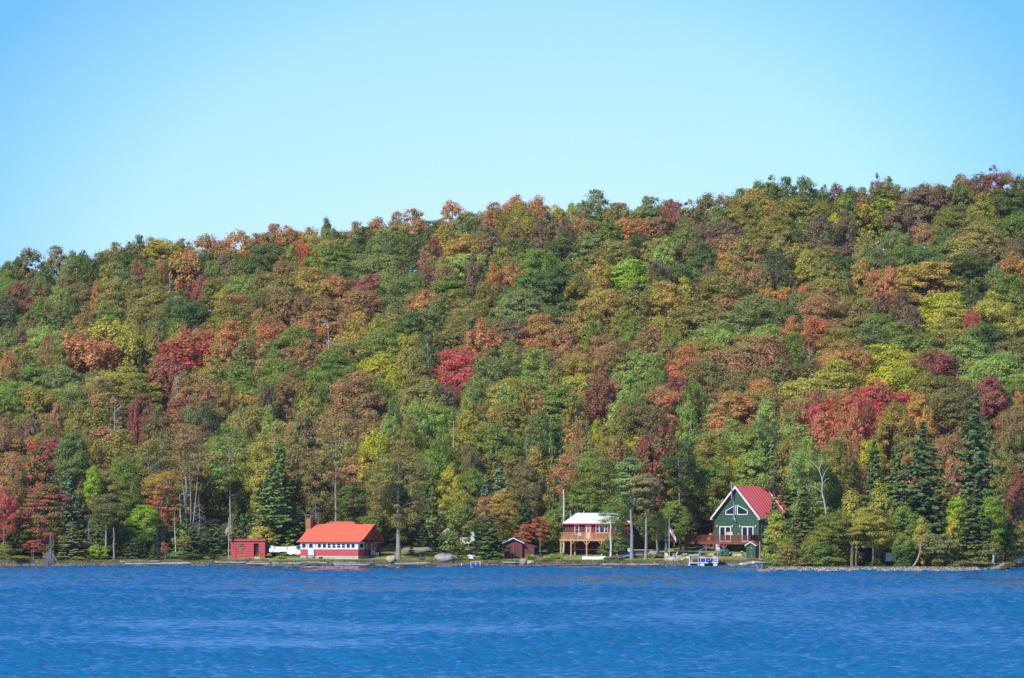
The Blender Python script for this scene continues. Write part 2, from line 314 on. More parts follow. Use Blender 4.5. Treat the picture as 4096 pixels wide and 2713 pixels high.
def broad(seed, H=16., W=7.6, zb=.28, n=135, per=150, size=.235, cr=(.98, .98, .6), style='round', gap=0.0, lean=0.0, squash=1.0, trunks=1, tr=.16):
    """returns (leaf verts, trunk MB) for a broadleaf tree"""
    rg = np.random.default_rng(seed); z0, z1 = zb * H, H * .97; zc = z0 + (z1 - z0) * (.50 if style != 'vase' else .58); rz = (z1 - z0) / 2; rx = W / 2
    ctr = np.array([0, 0, zc]); lob = rg.normal(size=(7, 3)); lob /= np.linalg.norm(lob, axis=1)[:, None]; amp = rg.uniform(-.25, .28, 7)
    d = rdir(n, rg); d[:, 2] = np.where(rg.uniform(size=n) < .3, np.abs(d[:, 2]), d[:, 2]); q = rg.uniform(.45, 1, n) ** .5
    q *= 1 + (np.clip(d @ lob.T, 0, 1) ** 3 @ amp)
    prof = 1.0
    if style == 'tall': prof = np.clip(1.05 - .45 * np.clip(d[:, 2], -.2, 1), .4, 1.1)
    if style == 'vase': prof = np.clip(.72 + .4 * d[:, 2], .4, 1.1)
    if style == 'cone': prof = np.clip(.95 - .62 * d[:, 2], .12, 1.25)
    c = np.stack([d[:, 0] * rx * .88 * q * prof, d[:, 1] * rx * .88 * q * prof, d[:, 2] * (rz - cr[2] * .5) * q * squash + zc], 1)
    c[:, 0] += lean * (c[:, 2] - z0)
    s = rg.uniform(.45, 1.35, n)[:, None] * np.array(cr); 
    if style == 'vase': s = s * np.array([.6, .6, 1.45])
    if gap: keep = rg.uniform(size=n) > gap; c, s = c[keep], s[keep]
    V = clumps(c, s, per, size, rg, outc=ctr)
    # loose outer sprays so the outline stays ragged
    m_ = 420; dd = rdir(m_, rg); k = rg.integers(0, len(c), m_); P = c[k] + dd * s[k] * rg.uniform(1.0, 1.55, m_)[:, None]
    V = np.concatenate([V, quads(P, dd + rg.normal(size=(m_, 3)) * .5, size * .8, rg)])
    mb = MB()
    for t in range(trunks):
        bx, by = (0, 0) if trunks == 1 else (rg.uniform(-.5, .5), rg.uniform(-.4, .4)); tx = rg.uniform(-.5, .5) + (t - (trunks - 1) / 2) * rx * .7
        top = z0 + (z1 - z0) * .72; pts = [(bx + (tx - bx) * (i / 6) ** 1.3 + .06 * math.sin(i * 2 + seed) + lean * max(0, top * i / 6 - z0), by, top * i / 6) for i in range(7)]
        mb.tube(pts, [tr * (1.25 if i == 0 else 1 - .78 * i / 6) for i in range(7)], 7, cap=False)
        for j in rg.choice(len(c), min(len(c), 16 if trunks == 1 else 9), replace=False):
            zt = min(top * .98, max(z0 * .85, c[j, 2] - rg.uniform(.8, 2.6))); f = zt / top
            a = (bx + (tx - bx) * f ** 1.3 + lean * max(0, zt - z0), by, zt); limb(mb, a, c[j], tr * .36 * (1.15 - f * .6), .02, rg, sag=-.06)
    return V, mb
def conifer(seed, H=18., W=6., zb=.05, lev=26, nb=9, size=.42, power=.85, droop=.25, dens=26, ragged=.25, gap=0.):
    rg = np.random.default_rng(seed); Cs, Ns, Ds = [], [], []; mb = MB()
    mb.tube([(0, 0, H * i / 6) for i in range(7)], [.24 * (1 - .93 * i / 6) for i in range(7)], 6, cap=False)
    for i in range(lev):
        f = min(1., max(0., (i + rg.uniform(-.4, .4)) / (lev - 1))); z = H * (zb + (0.985 - zb) * f); L = W / 2 * (1 - f) ** power + .12; nn = max(4, int(nb * (1 - .45 * f)))
        ph = rg.uniform(0, 6.28)
        for k in range(nn):
            if gap and rg.uniform() < gap: continue
            z = H * (zb + (0.985 - zb) * f) + rg.normal() * .22 * (1 - f); th = ph + 6.283 * k / nn + rg.normal() * .2; ln = L * (1 + rg.normal() * ragged); ln = max(.15, ln)
            dv = np.array([math.cos(th), math.sin(th), 0]); m_ = max(4, int(dens * ln / 2.2))
            t = rg.uniform(.12, 1, m_) ** .75; side = np.array([-dv[1], dv[0], 0])
            wdt = .42 * ln * (1 - t * .75) * .62; zz = z - droop * ln * t * 1.1 + .22 * ln * t ** 3
            P = dv * (ln * t)[:, None] + side * (rg.uniform(-1, 1, m_) * wdt)[:, None]; P[:, 2] = zz + rg.normal(size=m_) * .07 - .16 * rg.uniform(size=m_)
            Cs.append(P); Ns.append(np.tile(np.array([0, 0, 1.]), (m_, 1)) * .8 + dv * .55 + rg.normal(size=(m_, 3)) * .35); Ds.append(np.tile(side, (m_, 1)))
            if k % 2 == 0: mb.tube([(0, 0, z), tuple(dv * ln * .85 + np.array([0, 0, z - droop * ln * .8]))], [.035, .012], 3, cap=False)
    C = np.concatenate(Cs); N = np.concatenate(Ns)
    return quads(C, N, size, rg, asp=1.5, drop=np.concatenate(Ds)), mb
def bare(seed, H=14., W=6., n=30, zb=.35, r=.12, droop=0., twigs=4):
    rg = np.random.default_rng(seed); mb = MB(); lean = rg.normal() * .3
    ax_ = lambda z: np.array([lean * z / H + .12 * math.sin(z * .7), 0, z])
    mb.tube([ax_(H * i / 7) for i in range(8)], [r * (1 - .88 * i / 7) for i in range(8)], 6, cap=False)
    for i in range(n):
        f = rg.uniform(zb, .97); z = H * f; th = rg.uniform(0, 6.283); L = W / 2 * (1.1 - f * .65) * rg.uniform(.5, 1)
        up = (.75 - droop * 1.3) * L; a = ax_(z); e = a + np.array([math.cos(th) * L, math.sin(th) * L, up]); limb(mb, a, e, r * .36 * (1.2 - f), .014, rg, sag=.1 if droop else -.1, n=4)
        for _ in range(twigs):
            t = rg.uniform(.35, .95); p = a + (e - a) * t; q = p + rg.normal(size=3) * L * .22 + np.array([0, 0, L * (.12 - droop * .25)]); mb.tube([p, q], [.022, .008], 3, cap=False)
    return None, mb
def pine(seed, H=18., W=6., zb=.5):
    V1 = broad(seed, H, W, zb, 66, 120, .28, (1.25, 1.25, .4), 'round', gap=.05, tr=.30); return V1

# proportion notes: every mesh is built at full size (metres) and scaled a little per tree
KINDS = {}
def reg(code, fn, seeds, bark, leafm=None, **kw):
    L = []
    for sd in seeds:
        V, mb = fn(sd, **kw); me = mesh_np('crown', V, quadF(len(V)), leafm or LEAF) if V is not None else None
        tm = bpy.data.meshes.new('trunk'); tm.from_pydata(mb.v, [], mb.f); tm.materials.append(bark); tm.polygons.foreach_set('use_smooth', [True] * len(tm.polygons)); tm.update()
        L.append((me, tm, V))
    KINDS[code] = (L, kw.get('H', 16.), kw.get('W', 7.6))
reg('r', broad, (1, 2, 3, 4, 5), BARK, H=16., W=7.6, zb=.26)
reg('v', broad, (11, 12), BARK, H=16., W=7.6, zb=.28, n=95, per=85, style='vase', cr=(.95, .95, .75), size=.32)
reg('l', broad, (21, 22, 23), BARK, H=16., W=7.6, zb=.22, n=130, per=135, size=.25, cr=(1.12, 1.12, .46), gap=.05)
reg('t', broad, (31, 32, 33), BARK_PALE, H=16., W=5., zb=.24, n=62, style='tall', cr=(.9, .9, .6))
reg('s', broad, (41, 42), BARK_PALE, H=16., W=6.5, zb=.3, n=55, per=48, cr=(.85, .85, .4), size=.32, gap=.15)
reg('h', broad, (51, 52, 53), BARK_PALE, H=19., W=7.6, zb=.48, n=66, per=100, cr=(1.2, 1.2, .45), trunks=1, tr=.22)
reg('H', broad, (56,), BARK_PALE, H=19., W=7.6, zb=.46, n=66, per=85, cr=(1.2, 1.2, .42), trunks=3, tr=.17, gap=.1)
reg('g', broad, (61, 62, 63), BARK, H=9., W=7., zb=.06, n=80, per=95, cr=(.95, .95, .6), size=.32)
reg('k', broad, (71, 72), BARK, H=10., W=5., zb=.06, n=85, per=85, cr=(.8, .8, .6), style='cone', size=.3)
reg('u', broad, (81, 82), BARK, H=2.2, W=3., zb=.03, n=34, per=60, cr=(.5, .5, .32), size=.2, tr=.05)
reg('c', conifer, (91, 92, 93), BARK, NEEDLE, H=18., W=6., lev=46, nb=8, size=.38, dens=32, ragged=.34, power=.66)
reg('C', conifer, (96, 97), BARK, NEEDLE, H=9., W=4.6, lev=20, size=.3, dens=30, droop=.2)
reg('e', conifer, (101,), BARK, NEEDLE, H=14., W=5., lev=22, gap=.3, dens=14, ragged=.4, droop=.35)
reg('p', pine, (111, 112), BARK_PALE, NEEDLE, H=18., W=6.5)
reg('b', bare, (121, 122), BARK_WHITE, H=14., W=6.)
reg('d', bare, (131, 132), BARK_DEAD, H=12., W=4.4, n=46, zb=.12, droop=1.0, twigs=5)
reg('n', bare, (141,), BARK_WHITE, H=9., W=1.2, n=5, zb=.5, r=.2, twigs=1)

# observed colours (sunlit average, 8-bit) -> (leaf colour, turning colour, words)
CL = {'G': ((92, 114, 42), (110, 120, 46), 'mid green'), 'D': ((68, 88, 42), (86, 96, 44), 'dark green'), 'O': ((116, 116, 48), (132, 114, 50), 'olive green'),
      'Y': ((162, 152, 40), (134, 138, 44), 'golden yellow'), 'Z': ((130, 150, 44), (110, 130, 44), 'bright lime-green'), 'L': ((116, 138, 62), (130, 138, 66), 'pale green'),
      'R': ((150, 104, 76), (126, 108, 64), 'rust-brown'), 'B': ((112, 92, 60), (104, 104, 54), 'dull brown'), 'P': ((110, 80, 78), (112, 96, 68), 'dusky purple'),
      'C': ((176, 66, 78), (148, 82, 70), 'crimson'), 'S': ((170, 112, 72), (144, 116, 60), 'salmon-orange'), 'N': ((176, 116, 50), (144, 118, 52), 'bright orange'),
      'K': ((102, 114, 68), (116, 120, 62), 'grey-green'), 'T': ((126, 120, 62), (130, 116, 58), 'khaki-tan'), 'A': ((158, 128, 54), (134, 120, 52), 'amber'),
      'F': ((198, 78, 64), (156, 92, 60), 'scarlet'), 'M': ((140, 62, 70), (122, 80, 66), 'maroon'), 'Q': ((138, 132, 44), (146, 138, 46), 'olive-gold'),
      'J': ((82, 102, 52), (96, 112, 50), 'blue-green'), 'U': ((62, 72, 56), (80, 84, 54), 'slate-dark'), 'X': ((194, 100, 72), (152, 110, 62), 'coral-orange'),
      'E': ((58, 80, 44), (68, 88, 44), 'deep green'), 'W': ((90, 112, 88), (84, 106, 76), 'blue-grey'), 'H': ((108, 112, 70), (116, 112, 66), 'ashen olive')}
LEAFK = 2.3
def leafcol(c, jit, rg_):
    a, b, w = CL[c]; k = LEAFK * jit; ds = .06 if c in 'CFZY' else .17
    def f(q):
        y = .3 * lin(q[0]) + .6 * lin(q[1]) + .1 * lin(q[2]); o = (.145, .13, .062)
        return [min(.85, (lin(q[i]) * (1 - ds) + y * ds * .55 + o[i] * ds * .45) * k) for i in range(3)]
    A = f(a); B = f(b)
    return A, B
# ---------------------------------------------------------------- trees, read off the photograph: (centre, top, width, colour, shape) in enlarged views of it
VIEWS = {'A': (0, 800, 1.96), 'B': (1000, 750, 1.8445), 'C': (2000, 700, 1.742), 'D': (3000, 600, 1.568), 'E': (0, 1500, 1.889), 'F': (900, 1500, 1.889), 'G': (1700, 1500, 1.889), 'H': (3000, 1500, 1.889), 'W': (0, 0, .57787)}
HILL = {
'A': '''50 440 170 D;150 400 150 D;250 372 250 B;450 362 220 B;560 395 160 G;640 350 150 D;800 385 200 D;900 335 180 O;1010 283 200 B;1090 278 140 D;1220 248 270 R;1400 256 210 R;1290 300 300 Q;1600 266 280 S;1730 270 180 R;1850 235 280 S;2050 215 240 R;60 485 190 G;340 470 200 D;560 462 260 K;720 470 220 D;860 445 210 O;1000 392 200 D;1080 462 140 R;1320 388 170 D;1450 395 300 S v;1620 347 180 D;1250 470 160 R;1690 435 180 G;1760 432 150 P;1820 350 240 O;2000 290 330 D s;60 565 170 G;330 570 210 K;260 575 150 P;550 532 260 B;130 640 250 M;470 630 200 L;640 600 300 B;760 622 130 N;930 560 280 K;1080 505 150 M;1200 520 200 O;1330 570 150 Z b;1560 560 160 M;1660 562 200 O;1830 490 260 B;1930 540 280 L;2090 530 200 T;70 705 260 U;350 755 220 G;520 770 260 D;230 835 170 B;900 640 310 T;1200 622 380 T;1440 720 300 D;1540 805 300 E;1750 682 180 Q;1860 690 330 R;2060 725 200 B;190 920 240 P;640 880 250 R;860 855 230 G;1060 862 250 T;1230 900 180 K;1390 880 180 G;1790 830 330 O;2060 860 220 S;60 965 180 K;340 930 280 L;560 980 260 K;850 920 420 Q v;1400 982 240 A;1580 955 270 R;1800 945 290 S;2090 940 200 X;170 1072 230 T;360 1062 160 R;470 1090 230 O;720 1060 400 X v;1030 1012 300 Q v;1200 1000 180 T;1450 1060 430 C v;1720 1070 250 S;1990 1052 340 K s;60 1190 230 S;290 1222 280 G l;530 1232 280 K;1230 1190 230 R s;1640 1242 260 O;960 1262 520 Q l;90 1335 240 G;560 1420 300 K;790 1400 280 B;1420 1290 230 R;1590 1420 270 R;1380 1320 140 Z b;1780 1400 190 A;2080 1435 180 P;350 1470 320 O;1070 1510 150 M;1300 1230 300 M v''',
'B': '''60 312 200 R;170 270 200 R;300 240 230 S;430 250 200 A;565 218 120 D;640 262 200 D;780 255 170 R;925 190 170 R;1075 182 160 R;1220 162 260 S;1500 95 210 S;1380 200 250 D;1590 190 280 K;1790 112 200 R;1950 65 240 S;180 365 270 D;310 390 130 L t;400 385 150 F;560 322 270 O;570 402 270 G;820 292 260 J;980 330 260 J;1060 240 300 O;1200 370 320 D;1350 330 150 M;1430 272 230 A;1590 300 270 A;1770 292 240 P;1950 245 220 R;1980 345 260 D;60 440 240 D;250 502 200 R;370 530 200 B;700 560 250 D;950 445 300 K;1185 540 90 W e;1320 430 180 R;1550 442 320 L;1860 402 230 O;1290 535 120 M;70 602 190 B;250 600 250 O;480 590 320 A;650 602 240 S;880 590 260 M;1060 602 240 G;1230 585 180 G;1440 532 250 R;1670 522 200 P v;1790 560 120 N;1900 512 240 S;270 700 380 B;210 748 230 R;380 782 200 R;550 800 290 R;840 700 330 R;1120 690 260 J;1260 705 260 S;1480 612 280 G l;1730 682 220 O;1950 760 270 K;1640 770 260 T;60 765 190 B;70 925 200 T;150 950 260 X s;350 980 290 G;590 972 230 T b;790 920 230 A;920 950 180 Q;1030 880 240 T;1180 905 260 D;1390 785 220 K;1590 842 260 T;1640 935 260 B;1780 942 180 G;1900 932 330 P;420 1115 230 R;730 1080 290 T s;960 1040 310 G;1160 1030 270 Q;1320 1045 240 D;1740 1022 310 X v;1560 1120 360 C;220 1220 260 G;620 1182 330 G;950 1192 310 Y l;1180 1182 260 T;1320 1140 120 Z b;1800 1205 290 K;1960 1122 230 T;300 1340 260 B;430 1430 220 O;520 1300 240 G;780 1362 400 R;1240 1370 380 T;1060 1310 200 Y;1690 1372 240 K;1900 1392 300 Q''',
'C': '''110 152 230 S;250 143 200 S;410 172 200 Q;500 190 130 Q;570 138 130 K;680 105 220 K;790 165 130 T;890 178 110 T s;1020 150 170 K;1200 130 210 M;1310 190 200 B;1440 125 240 B;1560 130 160 R;1700 98 220 G;1800 35 160 J;1885 15 150 J;60 250 190 T;150 252 230 Q;330 262 240 P;450 302 170 P;590 268 240 R;760 282 240 G;900 255 260 S;1060 252 240 R;1340 282 230 P;1440 300 230 P;1530 222 240 K;1700 165 270 O;1840 130 190 A;1880 230 200 A;100 410 240 D;280 470 280 G;450 402 260 D;620 402 270 K;800 405 290 T;965 390 140 D;1070 400 230 T;1140 442 200 L;1275 345 240 G;1390 405 180 B;1600 420 230 R;1740 332 220 O;50 582 200 S;260 520 250 G;390 602 330 E;690 585 200 A;900 560 310 Z l;1110 592 190 P;1265 562 230 J;1430 480 250 E;1590 502 180 A;1760 452 320 T;1880 485 120 U;1450 632 230 P;190 622 220 J;550 650 210 O;730 742 280 A;940 762 240 T;1165 742 270 A;1290 672 180 Q t;1068 705 60 J C;1560 672 310 O;1680 592 200 R;1840 622 150 T;1880 745 160 N;130 802 290 K;420 842 260 D;590 870 240 A;870 880 220 O;1350 842 400 T;1660 902 300 K;1830 862 260 K;60 972 240 P;260 970 260 S;440 992 230 R;950 955 230 G;1140 930 190 Q;670 1000 200 G;760 1050 270 R;890 1035 85 Z t;1030 1042 230 R;1240 1060 190 O;1570 1032 320 L;1840 1040 260 L;1400 1102 250 Q;50 1152 190 L;240 1212 250 L;380 1170 250 R;580 1200 270 A;760 1182 230 R;970 1172 330 L;1150 1162 210 R;1300 1192 240 X;1470 1222 270 B;1670 1130 380 R;1850 1122 250 R;400 1312 200 T;560 1330 240 Q;770 1372 210 R s;730 1425 240 M v;1090 1300 170 G;1210 1350 230 M;1190 1455 220 X s;1360 1422 180 G;1600 1392 220 B;1830 1442 260 S;410 1422 250 G l;880 1372 230 L;1030 1392 200 G''',
'D': '''100 165 150 J;230 170 160 J;350 160 160 J;460 232 120 D;550 205 120 M;640 226 150 D;710 236 130 R;795 160 100 P;875 180 170 R;950 205 150 R;1080 207 200 P;1180 216 150 B;1330 147 160 R;1430 142 170 P;1520 112 160 M;1620 132 160 R;1700 155 120 D;100 272 190 A;40 290 160 G;250 272 240 O;330 302 290 O;470 282 140 O;590 272 200 G;850 202 240 G;1060 232 270 P;1230 220 200 P;1320 202 170 G;1450 272 210 Q;1640 205 260 D;740 300 220 Y s;860 292 190 Y s;60 422 190 T;200 412 250 O;525 362 120 Y;430 412 190 P;495 402 170 K;610 392 140 P;930 312 230 P;930 472 210 K;1090 422 210 R;1060 365 110 Z b;1290 362 260 O;1240 442 210 J;1460 442 240 T;1650 402 220 G;60 562 190 R;180 532 200 T;160 592 210 U;370 582 190 Q;470 652 200 T;590 622 260 E;740 522 210 T;760 590 240 K;930 582 220 G;1060 545 240 J;1400 482 300 T;1660 545 170 P;1650 642 210 N;1380 642 310 D;50 722 190 R;200 690 180 U;700 672 170 A;810 712 220 S;880 732 160 X;1090 662 350 A;1210 642 150 R;1620 782 250 G;1560 690 160 K;200 822 210 N;330 802 90 X;450 772 250 O;570 775 210 O;300 852 190 K;500 872 270 R;370 932 230 R;660 872 250 T;1210 862 310 Y l;1290 932 240 Q l;1680 850 200 G l;1400 862 190 D;1400 952 140 C;1540 902 240 Q;80 902 310 K;230 952 200 D;820 902 200 P;970 902 200 P;1020 982 200 P;810 980 220 G;950 1082 260 G;1640 1002 220 Q;270 1052 210 S;430 1042 230 X;580 1072 260 O;720 1092 260 K;120 1090 290 L;1290 1092 260 O;1420 1050 200 G;1520 1092 280 E;1660 1132 230 B;270 1150 190 G;80 1162 300 R;370 1202 150 B b;530 1212 220 S;690 1212 190 S;560 1282 300 Q l;850 1190 350 Y l;890 1290 330 Y l;1180 1212 300 M;1350 1182 260 L;1570 1262 320 L;330 1382 270 Q;1020 1232 200 Q;60 1440 240 S;560 1455 220 R;420 1500 180 R;780 1450 210 C;1100 1382 250 O;1260 1372 270 B;1530 1422 190 M;1430 1480 90 E C;1660 1390 200 G;1690 1520 110 N''',
'E': '''100 5 260 G l;260 70 270 O;520 20 310 K;780 30 260 R;1000 0 310 O l;1510 20 330 R;60 110 240 G;240 212 140 P;430 198 130 R;500 140 210 O;580 232 180 O;860 205 300 R b;1040 142 160 M v;1120 190 130 M;1190 222 220 B;1340 202 190 R;1420 165 170 K;1540 202 240 U;1690 182 250 T;1830 250 200 T;60 345 260 R;370 372 220 B;660 420 200 O''',
'F': '''300 60 120 P;500 10 240 R;190 182 250 O;340 232 150 L;640 120 220 O;730 80 200 D;1000 30 380 R;880 160 260 R v;1100 210 230 R;1190 0 190 G;1270 160 150 J;1480 25 300 T;1440 182 210 L;1508 165 70 W e;1610 150 240 L;1850 182 220 Q;1742 335 60 Z n;1551 480 80 J C;1390 312 220 O;1240 250 170 L;483 315 90 X;390 385 300 T;1330 430 180 R;1640 400 220 G''',
'G': '''60 40 220 T;170 20 200 P;360 50 200 K;340 170 190 Q l;430 150 140 R;578 60 120 W e;650 45 200 L;850 130 150 X s;745 70 60 X s;1010 40 300 G l;1140 110 200 O;1360 20 230 M v;1510 120 240 L;1840 20 260 R;1860 60 170 X s;1680 190 300 B;1500 190 210 O;1980 190 200 L;330 440 150 B;600 210 330 O;520 350 400 G l;850 260 210 J;770 400 110 W e;950 325 90 J C;1100 345 170 S s;1190 350 200 R;1290 342 130 Y;1240 400 160 J C;1030 450 160 E C;1390 410 250 O;1240 530 240 G l;1115 430 100 Z d;1990 60 220 G''',
'H': '''100 45 230 S;300 115 230 R;420 140 200 R;590 130 230 F l;730 75 230 X l;940 48 270 C l;490 150 200 C;540 215 170 X;690 215 190 X;820 110 200 C;790 235 190 X;890 200 180 M;1120 190 230 O;1280 130 240 N;1510 60 350 B;1820 20 250 M;1960 175 250 R;1990 330 220 B;1330 260 200 N;1080 230 240 A;1480 455 240 R;920 430 220 Y;440 395 150 Y s;120 175 220 L;195 330 110 D C;60 340 230 K;290 385 250 O;1180 410 200 O;720 420 220 R;1700 300 240 B''',
'W': '''1705 905 110 S;1770 885 110 T;1640 905 80 J C;1600 945 60 J C;1695 975 120 L;1750 985 90 G;1790 955 60 D C;1640 1000 90 O'''}
